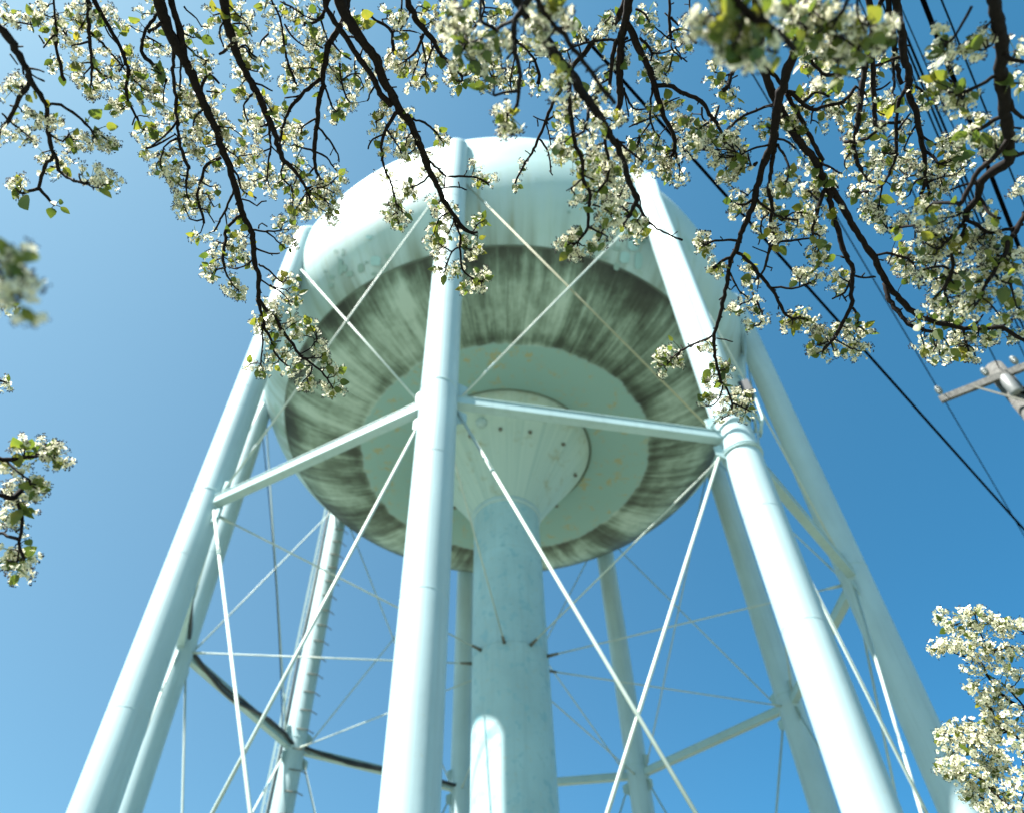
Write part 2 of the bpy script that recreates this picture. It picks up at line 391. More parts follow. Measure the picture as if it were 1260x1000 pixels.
def strut_ends(k):
    p, q = legpt(k, node_z), legpt((k+1) % NL, node_z); d = (q-p)/np.linalg.norm(q-p)
    return p+d*(LR*.96), q-d*(LR*.96)
for k in range(NL):
    p, q = strut_ends(k)
    mb = MB()                                          # two channels back to back with cover flanges
    box(mb, p, q, .18, .17); box(mb, p, q, .21, .016, off=(0, .094))
    mb.build('strut', M_STRUT, tower, (p+q)/2, smooth=False)
RODR = .021
def rod(p, q, r=RODR, trim=LR+.05, buckle=True, mat=M_ROD, parent=None, name='brace_rod', t0=None, t1=None):
    d = (q-p); Ln = np.linalg.norm(d); d /= Ln
    a = p+d*(trim if t0 is None else t0); b_ = q-d*(trim if t1 is None else t1)
    mb = MB(); tube(mb, [a, b_], r, 10)
    for e, s_ in ((a, 1), (b_, -1)):                   # clevis ends
        tube(mb, [e-d*s_*.02, e+d*s_*.16, e+d*s_*.26, e+d*s_*.34], [r*1.9, r*1.9, r*1.5, r*.9], 8)
    o = mb.build(name, mat, tower, (a+b_)/2)
    if buckle:
        c = a+(b_-a)*.14
        mb = MB()
        _, u, w_ = frame(d)
        tube(mb, [c-d*.16, c-d*.13], [r*1.3, r*1.3], 8); tube(mb, [c+d*.13, c+d*.16], [r*1.3, r*1.3], 8)
        for s_ in (-1, 1): tube(mb, [c-d*.14+u*s_*r*1.1, c+d*.14+u*s_*r*1.1], r*.5, 6)
        mb.build('turnbuckle', M_STRUT, o, c)
    return o
rad_of = lambda k: np.array([math.sin(PH+2*PI*k/NL), -math.cos(PH+2*PI*k/NL), 0])
for k in range(NL):
    j = (k+1) % NL
    mid = (rad_of(k)+rad_of(j)); mid /= np.linalg.norm(mid)
    for sgn, (za, zb) in ((1, (1.17, 2.43)), (-1, (2.43, 1.17)), (1, (1.30, -.165)), (-1, (-.165, 1.30))):
        o = mid*RODR*1.02*sgn
        rod(legpt(k, za)+o, legpt(j, zb)+o, r=RODR if zb > 1.1 and za > 1.1 else RODR*1.25, buckle=True, mat=M_TAN if (k == 0 and za > 2) else M_ROD)
    # tie rods from the riser to every leg
    a = PH+2*PI*k/NL
    p = W(.1145*math.sin(a), -.1145*math.cos(a), 1.195); q = legpt(k, 1.235)
    t = rod(p, q, .018, buckle=False, name='tie_rod', t0=-.01, t1=LR)
    mb = MB(); dd = (q-p)/np.linalg.norm(q-p); tube(mb, [p-dd*.01, p+dd*.28], [.045, .03], 8); mb.build('lug', M_KNOB, t, p)

# ladder leg (index 6) ------------------------------------------------
k = 6; a = PH+2*PI*k/NL; rad = rad_of(k); tan = np.array([math.cos(a), math.sin(a), 0])
vis = legpt(k, 1.5)-CAM; vis[2] = 0; vis /= np.linalg.norm(vis); lft = np.array([-vis[1], vis[0], 0])
lad = empty('ladder', tuple(Vector(legpt(k, 1.0))-tower.location)); lad.parent = tower
LB = legpt(k, 1.0)
mb = MB()
for off in (.05, .17):
    P = [legpt(k, z)+lft*(LR+off)-vis*.12 for z in np.linspace(ZG+.1, 2.42, 12)]
    for p_, q_ in zip(P[:-1], P[1:]): box(mb, p_, q_, .07, .02, up=vis)
zz = np.arange(ZG+.12, 2.42, .3/S)
for z in zz: tube(mb, [legpt(k, z)+lft*(LR+.05)-vis*.12, legpt(k, z)+lft*(LR+.17)-vis*.12], .012, 6)
rl = mb.build('rails_and_rungs', M_LEG, lad, LB, smooth=False); rl.name = 'rail'
mb = MB()
for z in np.arange(ZG+.2, 2.42, .36/S*1.6):
    c = legpt(k, z); tube(mb, [c-vis*LR*1.02+lft*.02, c-vis*LR*.98-lft*.30, c-vis*.14-lft*(LR+.16)], .016, 6)
mb.build('step_band', M_KNOB, lad, LB)
mb = MB(); tube(mb, [legpt(k, z)+lft*(LR+.02+.02*math.sin(z*9))-vis*.16 for z in np.linspace(ZG+.1, 2.40, 40)], .028, 8)
mb.build('cable', M_DARK, lad, LB)

# black feed cable laid along two struts ------------------------------
def cable_along(k, s0, s1, sag, seed, r=.05, n=26):
    p, q = strut_ends(k); rnd = random.Random(seed); out = []
    for i in range(n):
        t = s0+(s1-s0)*i/(n-1); c = p+(q-p)*t
        mid = rad_of(k)+rad_of((k+1) % NL); mid /= np.linalg.norm(mid)
        out.append(c-mid*.155+np.array([0, 0, .03+sag*math.sin(t*PI*2.1)*.5-abs(sag)*math.sin(PI*t)*.4])+mid*.02*rnd.uniform(-1, 1))
    return out
mb = MB()
for (kk, sd, sg) in ((5, 1, .14), (6, 2, .26), (5, 3, .05), (6, 4, .10)):
    tube(mb, cable_along(kk, -.01, 1.01, sg, sd), .05 if sd < 3 else .032, 8)
mb.build('feed_cable', M_DARK, tower, legpt(6, node_z))
mb = MB()
P = [legpt(8, 1.24), legpt(7, 1.24)]; d_ = P[1]-P[0]
mid = rad_of(8)+rad_of(7); mid /= np.linalg.norm(mid)
tube(mb, [P[0]+d_*t-mid*(.10+.05*math.sin(9*t))+np.array([0, 0, .12+.12*math.sin(t*7)]) for t in np.linspace(.07, .93, 30)], .045, 8)
mb.build('feed_cable', M_DARK, tower, legpt(7, node_z))

# conduit channel and junction box on the front right leg (index 1) ----
k = 1; vis = legpt(k, 1.5)-CAM; vis[2] = 0; vis /= np.linalg.norm(vis); rgt = np.array([vis[1], -vis[0], 0])
mb = MB(); tube(mb, [legpt(k, z)+rgt*(LR*.72)-vis*(LR*.62) for z in (1.31, 1.6, 2.0, 2.4, 2.58)], .13, 16)
mb.build('conduit', M_LEG, tower, legpt(k, 1.31))
mb = MB(); c = legpt(k, 1.36)+rgt*(LR+.16)
box(mb, c+np.array([0, 0, -.02]), c+np.array([0, 0, .42]), .16, .2, up=rgt); mb.build('junction_box', M_DARK, tower, c, smooth=False)
mb = MB()
for r_, dz in ((.42, 0), (.50, -.10)):
    tube(mb, [legpt(k, 1.285)+np.array([0, 0, dz])+r_*(math.cos(t)*rgt-math.sin(t)*vis)+np.array([0, 0, .10*math.sin(2*t)]) for t in np.linspace(-.6, 3.3, 20)], .026, 8)
tube(mb, [legpt(k, 1.44)+rgt*(LR+.12), legpt(k, 1.36)+rgt*(LR+.26), legpt(k, 1.28)+rgt*(LR+.24), legpt(k, 1.24)+rgt*(LR+.10)], .03, 8)
mb.build('conduit', M_STRUT, tower, legpt(k, 1.28))
# tether hanging from the rim to the strut on the ladder side
pA = W(-.93, -.05, 2.25); pB = strut_ends(6)[0]*.93+strut_ends(6)[1]*.07
pB = strut_ends(6)[1]*.1+strut_ends(6)[0]*.9
def panelpt(l1, l2, x, y):
    A = legpt(l1, 1.24); B = legpt(l2, 1.24); v = ray(x, y); e = B-A
    t, s_ = np.linalg.solve(np.array([[v[0], -e[0]], [v[1], -e[1]]]), (A-CAM)[:2]); return CAM+v*t
pA = panelpt(6, 7, 323, 535); pB = panelpt(6, 7, 348, 900)
mb = MB(); tube(mb, [pA+(pB-pA)*t+np.array([.10*math.sin(PI*t), 0, 0]) for t in np.linspace(0, 1, 14)], .016, 6)
mb.build('hanging_cable', M_WIRE, tower, pA)

# ------------------------------------------------------------------ utility pole and wires
HZ = 1.6+8.4
a0 = athz(1157, 492, HZ); a1 = athz(1236, 461, HZ)
ad = a1-a0; half = np.linalg.norm(ad); ad /= half
arm_c = a0+ad*half; arm_e = a0+ad*half*2
pole = tag(empty('utility_pole', (arm_c[0], arm_c[1], 0)), 'weathered grey utility pole with crossarm, pin insulators and a pale transformer can', 'utility pole')
side = np.cross(ad, (0, 0, 1)); side /= np.linalg.norm(side)
away = side if np.dot(side, (arm_c-CAM)) > 0 else -side
pc = arm_c+away*.17
mb = MB(); tube(mb, [(pc[0], pc[1], 0), (pc[0], pc[1], 3), (pc[0], pc[1], 7), (pc[0], pc[1], HZ+.35)], [.18, .165, .145, .13], 20)
mb.build('pole', M_WOOD, pole, (pc[0], pc[1], 0))
mb = MB(); box(mb, a0, arm_e, .055, .115); arm = mb.build('crossarm', M_WOOD, pole, arm_c, smooth=False)
for dd in (.45, half*2-.45):
    mb = MB(); q = a0+ad*dd; box(mb, q-away*.056+np.array([0, 0, -.04]), arm_c-away*.02+np.array([0, 0, -.62]), .03, .008, up=away); mb.build('brace', M_KNOB, arm, q, smooth=False)
ins = []
for dd in (.06, half*.80, half*1.25, half*2-.06):
    q = a0+ad*dd+np.array([0, 0, .061]); ins.append(q)
    mb = MB(); lathe(mb, [(.012, 0), (.012, .06), (.035, .062), (.040, .075), (.028, .09), (.045, .10), (.045, .115), (.03, .13), (.045, .14), (.045, .155), (.025, .18), (.028, .20), (.0005, .205)], q, 16)
    mb.build('insulator', M_CERAM, arm, q)
for zc, kx in ((HZ-1.25, 1),):
    c = np.array([pc[0], pc[1], zc])+ad*.36-away*.16
    mb = MB(); lathe(mb, [(.0005, -.45), (.17, -.44), (.19, -.40), (.19, .32), (.205, .34), (.205, .38), (.12, .45), (.0005, .47)], c, 28)
    can = mb.build('transformer', M_WHITEMETAL, pole, c)
    for s_ in (-1, 1):
        q = c+ad*.08*s_+np.array([0, 0, .40]); mb = MB(); lathe(mb, [(.02, 0), (.03, .02), (.02, .05), (.03, .07), (.02, .10), (.03, .12), (.01, .16), (.0005, .2)], q, 12); mb.build('bushing', M_CERAM, can, q)
c = np.array([pc[0], pc[1], HZ-.18])-away*.14-ad*.02
mb = MB(); lathe(mb, [(.0005, -.22), (.07, -.21), (.085, -.18), (.085, .12), (.06, .18), (.0005, .2)], c, 20); mb.build('arrester', M_WHITEMETAL, pole, c)
mb = MB()
for i, (ddx, zz) in enumerate(((.10, -.5), (-.1, -.75), (.14, -.95))):
    p0 = c+np.array([0, 0, -.1]); p1 = np.array([pc[0], pc[1], HZ+zz])-away*.2+ad*ddx
    tube(mb, [p0, (p0+p1)/2+ad*.12, p1, p1+np.array([0, 0, -.35])-ad*.1], .012, 6)
mb.build('jumper_wire', M_WIRE, pole, c)

def wire(pA, pB, z, wpx, label, ext0=25., ext1=30., sag=0.0, thru=None):
    """horizontal line through two surveyed directions at height z"""
    P = athz(*pA, z); Q = athz(*pB, z)
    if thru is not None:
        P2 = P-thru; Q = Q  # unused offset
    d = Q-P; Ln = np.linalg.norm(d); d /= Ln
    A = P-d*ext0; B = Q+d*ext1
    dist = np.linalg.norm((P+Q)/2-CAM); r = max(wpx*dist/FPX/2, .003)
    LL = np.linalg.norm(B-A)
    mb = MB(); tube(mb, [A+(B-A)*t+np.array([0, 0, sag*((2*t-1)**2)]) for t in np.linspace(0, 1, 60)], r, 6)
    return tag(mb.build('power_line', M_WIRE, None, (A+B)/2), label, 'power line', 'overhead lines crossing the sky on the right')
zi = HZ+.20
wire((918, 78), (1155, 480), zi, 1.3, 'thin wire running over the tip insulator of the utility pole crossarm')
wire((1068, 124), (1227, 448), zi, 1.3, 'thin wire running over the insulator beside the top of the utility pole')
wire((690, 14), (1245, 634), 6.6, 3.0, 'lone black cable running diagonally from the top edge down to the right edge')
wire((1141, 14), (1240, 269), 7.2, 4.4, 'thickest black cable, left of the thin wire at the top right corner')
wire((1164, 14), (1248, 222), 8.2, 1.7, 'rightmost thin black wire near the top right corner')
wire((1091, 17), (1245, 384), 9.0, 1.7, 'left wire of the close set of four below the thickest cable')
wire((1098, 17), (1246, 372), 9.05, 2.0, 'second wire from the left in the close set of four')
wire((1104, 17), (1247, 361), 9.1, 2.2, 'third wire from the left in the close set of four')
wire((1112, 17), (1247, 326), 9.2, 1.1, 'faint right wire of the close set of four')
wire((1087, 65), (1201, 310), 9.6, 1.2, 'thin wire between the insulator wires and the close set of four')

# ------------------------------------------------------------------ blossom prototypes (in metres, stem base at origin, growing along +z)
def petal(c, nrm, ax, rot, L_, wd, cup):
    t, u, w_ = nrm, ax, np.cross(nrm, ax)
    d = math.cos(rot)*u+math.sin(rot)*w_; s_ = np.cross(t, d)
    P = [c+d*.0012, c+d*L_*.45+s_*wd*.85+t*cup*.5*L_, c+d*L_*.85+s_*wd*.8+t*cup*L_, c+d*L_+t*cup*L_*1.15, c+d*L_*.85-s_*wd*.8+t*cup*L_, c+d*L_*.45-s_*wd*.85+t*cup*.5*L_]
    return P
def make_cluster(rnd, nf, na=8):
    V = []; F = []; M = []
    def add(v, f, mi):
        b = len(V); V.extend(v); F.extend([tuple(i+b for i in q) for q in f]); M.extend([mi]*len(f))
    for i in range(nf):
        th = math.acos(1-rnd.random()*1.25); ph = rnd.uniform(0, 2*PI)
        d = np.array([math.sin(th)*math.cos(ph), math.sin(th)*math.sin(ph), math.cos(th)])
        Ls = rnd.uniform(.012, .0235); c = d*Ls+np.array([0, 0, .004])
        nrm = d+np.array([rnd.uniform(-.45, .45) for _ in range(3)]); nrm /= np.linalg.norm(nrm)
        _, u, w_ = frame(nrm)
        # pedicel
        _, pu, pw = frame(d)
        r = .0007
        add([p+pu*r*math.cos(q)+pw*r*math.sin(q) for p in (np.zeros(3), c) for q in (0, 2.1, 4.2)], [(0, 1, 4, 3), (1, 2, 5, 4), (2, 0, 3, 5)], 1)
        op = rnd.random()
        if op < .10:                                   # spent or unopened bud
            a_ = .0028
            add([c+a_*q for q in (u, w_, -u, -w_, nrm*1.3, -nrm)], [(0, 1, 4), (1, 2, 4), (2, 3, 4), (3, 0, 4), (1, 0, 5), (2, 1, 5), (3, 2, 5), (0, 3, 5)], 0 if rnd.random() < .6 else 1)
            continue
        r0 = rnd.uniform(0, 1.2); Lp = rnd.uniform(.0068, .0094); cup = rnd.uniform(.05, .55)
        for j in range(5):
            if rnd.random() < .05: continue
            add(petal(c, nrm, u, r0+2*PI*j/5+rnd.uniform(-.12, .12), Lp*rnd.uniform(.88, 1.08), Lp*rnd.uniform(.40, .52), cup+rnd.uniform(-.12, .12)), [(0, 1, 2, 3), (0, 3, 4, 5)], 0)
        a_ = .0015
        add([c+nrm*.0012+a_*q for q in (u, w_, -u, -w_, nrm)], [(0, 1, 4), (1, 2, 4), (2, 3, 4), (3, 0, 4)], 1)
        for j in range(na):
            q = rnd.uniform(0, 2*PI); rr = rnd.uniform(.0024, .0070); hh = rnd.uniform(.0045, .0100)
            p = c+nrm*hh+(math.cos(q)*u+math.sin(q)*w_)*rr; a_ = .00112
            add([p+a_*np.array(e) for e in ((1, 1, 1), (1, -1, -1), (-1, 1, -1), (-1, -1, 1))], [(0, 1, 2), (0, 2, 3), (0, 3, 1), (1, 3, 2)], 2)
            f0 = c+nrm*.001; sd = np.cross(p-f0, nrm)+1e-6; sd = sd/np.linalg.norm(sd)*.00022
            add([f0-sd, f0+sd, p], [(0, 1, 2)], 0)
    return np.array(V), F, M
prnd = random.Random(11)
CL = [make_cluster(prnd, n) for n in (6, 7, 8, 8, 9, 10, 11, 12, 7, 9, 10, 13)]
CL2 = [make_cluster(prnd, n, 2) for n in (11, 12, 13, 14, 15, 12)]
def make_leaf(rnd):
    Lf = 1.0; w_ = rnd.uniform(.30, .40); fold = rnd.uniform(.10, .30); curl = rnd.uniform(-.25, .35)
    xs = [0, .12, .32, .58, .82, 1.0]; ws = [.0, .62, 1.0, .88, .45, 0.]
    V = []; F = []
    for x, q in zip(xs, ws):
        z = -curl*x*x; V += [(x, -w_*q, z+fold*w_*q), (x, 0, z), (x, w_*q, z+fold*w_*q)]
    for i in range(5): F += [(3*i, 3*i+3, 3*i+4, 3*i+1), (3*i+1, 3*i+4, 3*i+5, 3*i+2)]
    return np.array(V), F
LEAVES = [make_leaf(prnd) for _ in range(8)]
def put(mb, proto, R, loc, sc, mi=None):
    V, F = proto[0], proto[1]
    W_ = (V*sc)@R.T+loc
    b = mb.n; mb.v.append(W_); mb.f += [tuple(i+b for i in q) for q in F]
    mb.m += (proto[2] if mi is None else [mi]*len(F)); mb.n += len(V)
def rot_to(axis, rnd):
    t, u, w_ = frame(np.asarray(axis, float)); a = rnd.uniform(0, 2*PI)
    u2 = math.cos(a)*u+math.sin(a)*w_; w2 = np.cross(t, u2)
    return np.stack([u2, w2, t], 1)

def parse(s):
    out = []
    for tok in s.split():
        q = [float(v) for v in tok.split(',')]; out.append(q)
    return out
def smooth_path(P, R_, step):
    """Catmull-Rom resample with small kinks, so twigs stay gnarled"""
    P = [np.asarray(p) for p in P]; n = len(P); out = []; rr = []
    for i in range(n-1):
        p0 = P[max(i-1, 0)]; p1 = P[i]; p2 = P[i+1]; p3 = P[min(i+2, n-1)]
        k = max(1, int(np.linalg.norm(p2-p1)/step))
        for j in range(k):
            t = j/k
            q = .5*((2*p1)+(-p0+p2)*t+(2*p0-5*p1+4*p2-p3)*t*t+(-p0+3*p1-3*p2+p3)*t**3)
            out.append(q); rr.append(R_[i]*(1-t)+R_[i+1]*t)
    out.append(P[-1]); rr.append(R_[-1])
    return out, rr

def grow_branch(root, crown, spec, seed, focus_group=None, feed=True, cs=1.0, leafy=3.0, tw=1.0, push=.022, thin=.16, protos=None):
    """spec: dict(d=(d0,d1), lines=[...], clusters='x,y ...', leaves='x,y ...')"""
    rnd = random.Random(seed)
    d0, d1 = spec['d']; ys = spec.get('yr', (0, 450))
    wood = MB(); PTS2 = []; PTS3 = []
    def dep(x, y): return d0+(d1-d0)*min(max((y-ys[0])/(ys[1]-ys[0]), -.3), 1.3)
    first = None
    for li, ln in enumerate(spec['lines']):
        if '|' in ln:
            body, ww = ln.split('|'); ww = [float(v) for v in ww.split(',')]
        else: body, ww = ln, [3, 2]
        q = parse(body)
        if len(ww) == 1: ww = [ww[0], max(1.6, ww[0]*.6)]
        n = len(q); wid = np.interp(np.linspace(0, 1, n), np.linspace(0, 1, len(ww)), ww)
        if PTS2 and li > 0:
            A = np.array(PTS2); dd = np.hypot(A[:, 0]-q[0][0], A[:, 1]-q[0][1]); e2 = np.hypot(A[:, 0]-q[-1][0], A[:, 1]-q[-1][1])
            if e2.min() < dd.min()-3: q = q[::-1]; dd = e2
            i = int(dd.argmin()); ds = np.linalg.norm(PTS3[i]-CAM) if dd[i] < 22 else dep(*q[0][:2])
            drift = rnd.uniform(-.13, .13)
        else: ds = dep(*q[0][:2]); drift = None
        pts = []; cum = 0
        tot = sum(math.hypot(q[j+1][0]-q[j][0], q[j+1][1]-q[j][1]) for j in range(n-1))+1e-6
        for j, p in enumerate(q):
            if j: cum += math.hypot(p[0]-q[j-1][0], p[1]-q[j-1][1])
            d = dep(*p[:2]) if drift is None else ds+drift*cum/tot*min(1, tot/60)
            pts.append(at(p[0], p[1], d))
        rad = [w*np.linalg.norm(p-CAM)/FPX/2*.90*tw for w, p in zip(wid, pts)]
        P, Rr = smooth_path(pts, rad, .010)
        P = [p+RNG.normal(size=3)*min(.0011, r*.28) for p, r in zip(P, Rr)]
        Rr = [r*(1+rnd.uniform(-.10, .14)) for r in Rr]
        tube(wood, P, Rr, 8 if max(rad) > .004 else 6)
        if li == 0: first = (P[0], Rr[0], P[min(4, len(P)-1)])
        for p in P:
            v = p-CAM; z = v@FW
            PTS2.append((630+PPX+FPX*(v@RT)/z, 500+PPY-FPX*(v@UP)/z)); PTS3.append(p)
        # spurs and buds along the wood
        i = 2
        while i < len(P)-1:
            i += rnd.randint(2, 5)
            if i >= len(P)-1: break
            t = P[i+1]-P[i-1]; t, u, w_ = frame(t); a = rnd.uniform(0, 2*PI); o = math.cos(a)*u+math.sin(a)*w_
            ln_ = rnd.uniform(.004, .012) if rnd.random() < .75 else rnd.uniform(.015, .030)
            e = P[i]+(o*.8+t*.5)*ln_
            r_ = min(.0019, max(.0011, Rr[i]*.5))
            tube(wood, [P[i], (P[i]+e)/2+RNG.normal(size=3)*.001, e, e+(o+t*.6)*.0025], [r_, r_*.85, r_*1.25, r_*.4], 5)
    A2 = np.array(PTS2); A3 = np.array(PTS3)
    bl = MB(); lf = MB(); nleaf = 0
    for q in parse(spec.get('clusters', '')):
        if rnd.random() < thin: continue
        x, y = q[0]+rnd.uniform(-2, 2), q[1]+rnd.uniform(-2, 2)
        dd = np.hypot(A2[:, 0]-x, A2[:, 1]-y); i = int(dd.argmin())
        base3 = A3[i]; db = np.linalg.norm(base3-CAM)
        off = dd[i]/FPX*db
        dz = push+rnd.uniform(-.04, .06)*min(1.5, .4+off*8)
        c = at(x, y, max(.5, db+dz))
        ax = (c-base3)/(np.linalg.norm(c-base3)+1e-6)+RNG.normal(size=3)*.45+np.array([0, 0, .25]); ax /= np.linalg.norm(ax)
        b0 = c-ax*.012
        if off > .012:                                 # spur twig from the wood to the cluster
            mdl = (base3+b0)/2+RNG.normal(size=3)*.12*off
            P, Rr = smooth_path([base3, mdl, b0], [.0018, .0015, .0016], .008)
            P = [p+RNG.normal(size=3)*.0006 for p in P]
            tube(wood, P, [r*rnd.uniform(.9, 1.2) for r in Rr], 5)
        else: tube(wood, [base3, b0], .0017, 5)
        put(bl, rnd.choice(protos or CL), rot_to(ax, rnd), b0, cs*rnd.uniform(.84, 1.10))
        for _ in range(int(rnd.uniform(0, 1)*leafy+.5)):
            la = ax*.4+RNG.normal(size=3)*.9+np.array([0, 0, -.1]); la /= np.linalg.norm(la)
            Rm = rot_to(np.cross(la, RNG.normal(size=3)), rnd)
            # leaf grows along its local x
            t, u, w_ = frame(la); aa = rnd.uniform(0, 2*PI); u2 = math.cos(aa)*u+math.sin(aa)*w_
            Rm = np.stack([t, np.cross(u2, t), u2], 1)
            put(lf, rnd.choice(LEAVES), Rm, b0+la*.006, cs*rnd.uniform(.015, .032), 0); nleaf += 1
    for q in parse(spec.get('leaves', '')):
        x, y = q[:2]; sz = q[2] if len(q) > 2 else 14
        dd = np.hypot(A2[:, 0]-x, A2[:, 1]-y); i = int(dd.argmin()); base3 = A3[i]; db = np.linalg.norm(base3-CAM)
        c = at(x, y, db-rnd.uniform(0, .03)); Lf = sz*db/FPX
        la = (c-base3)+RT*rnd.uniform(-.01, .01)-UP*.012; la /= np.linalg.norm(la)+1e-9
        v = -ray(x, y); u2 = v-la*np.dot(v, la)+RNG.normal(size=3)*.45; u2 -= la*np.dot(u2, la); u2 /= np.linalg.norm(u2)
        Rm = np.stack([la, np.cross(u2, la), u2], 1)
        st = c-la*Lf*.5
        tube(wood, [base3, (base3+st)/2+RNG.normal(size=3)*.001, st], [.0011, .0009, .0008], 5)
        put(lf, rnd.choice(LEAVES), Rm, st, Lf, 0); nleaf += 1
    if feed and first is not None:                     # the unseen upper end runs back to the crown
        p0, r0, p4 = first
        t = (p0-p4); t /= np.linalg.norm(t)
        tgt = np.asarray(crown)
        L_ = np.linalg.norm(tgt-p0)
        c1 = p0+t*L_*.35; c2 = tgt+(p0-tgt)*.30+np.array([0, 0, .15])
        P = []
        for s_ in np.linspace(0, 1, 22): P.append((1-s_)**3*p0+3*(1-s_)**2*s_*c1+3*(1-s_)*s_*s_*c2+s_**3*tgt)
        tube(wood, P, list(np.linspace(r0, max(r0*1.6, .022), 22)), 8)
    br = wood.build('branch', M_BARK, root, spec.get('o', at(*parse(spec['lines'][0])[0][:2], d0)) if False else root.location)
    if 'label' in spec: br['label'] = spec['label']
    if bl.n: bl.build('blossoms', [M_PETAL, M_STEM, M_ANTHER], br, root.location, smooth=False)
    if lf.n: lf.build('leaves', M_LEAF, br, root.location)
    return br
# ------------------------------------------------------------------ blossoming pear trees
TR = (0.35, -2.3, 0.0)
pear = tag(empty('pear_tree', TR), 'white blossoming pear tree overhead, its dark boughs hanging from the top edge', 'tree', 'blossoming pear trees')
J = [np.array(q) for q in ((-.5, -.9, 4.35), (.1, -1.0, 4.5), (.8, -.8, 4.4), (-1.2, -.6, 3.9))]
mb = MB()
P, Rr = smooth_path([TR, (.33, -2.3, .8), (.30, -2.15, 1.9), (.25, -1.9, 2.8)], [.19, .14, .12, .10], .12)
tube(mb, P, [r*(1+.05*math.sin(i*1.7)) for i, r in enumerate(Rr)], 16)
for j in J:
    P, Rr = smooth_path([(.25, -1.95, 2.6), np.array((.25, -1.9, 2.8))*.55+j*.45+np.array((0, -.1, .05)), j], [.085, .055, .03], .1)
    tube(mb, P, Rr, 10)
mb.build('trunk', M_BARK, pear, TR)
# a little of the crown over and behind the viewer
rc = random.Random(5); mbw = MB(); mbb = MB(); mbl = MB()
for i in range(70):
    j = J[rc.randrange(4)]; e = j+np.array([rc.uniform(-1.3, 1.3), rc.uniform(-1.6, .35), rc.uniform(.1, 1.3)])
    P, Rr = smooth_path([j, (j+e)/2+RNG.normal(size=3)*.12, e], [.014, .008, .003], .08); tube(mbw, P, Rr, 5)
    for q in range(9):
        p = P[rc.randrange(len(P)//3, len(P))]+RNG.normal(size=3)*.06
        put(mbb, rc.choice(CL), rot_to(RNG.normal(size=3), rc), p, 1.1)
        la = RNG.normal(size=3); la /= np.linalg.norm(la); t, u, w_ = frame(la)
        put(mbl, rc.choice(LEAVES), np.stack([t, u, w_], 1), p, .025, 0)
br = mbw.build('branch', M_BARK, pear, TR); mbb.build('blossoms', [M_PETAL, M_STEM, M_ANTHER], br, TR, smooth=False); mbl.build('leaves', M_LEAF, br, TR)

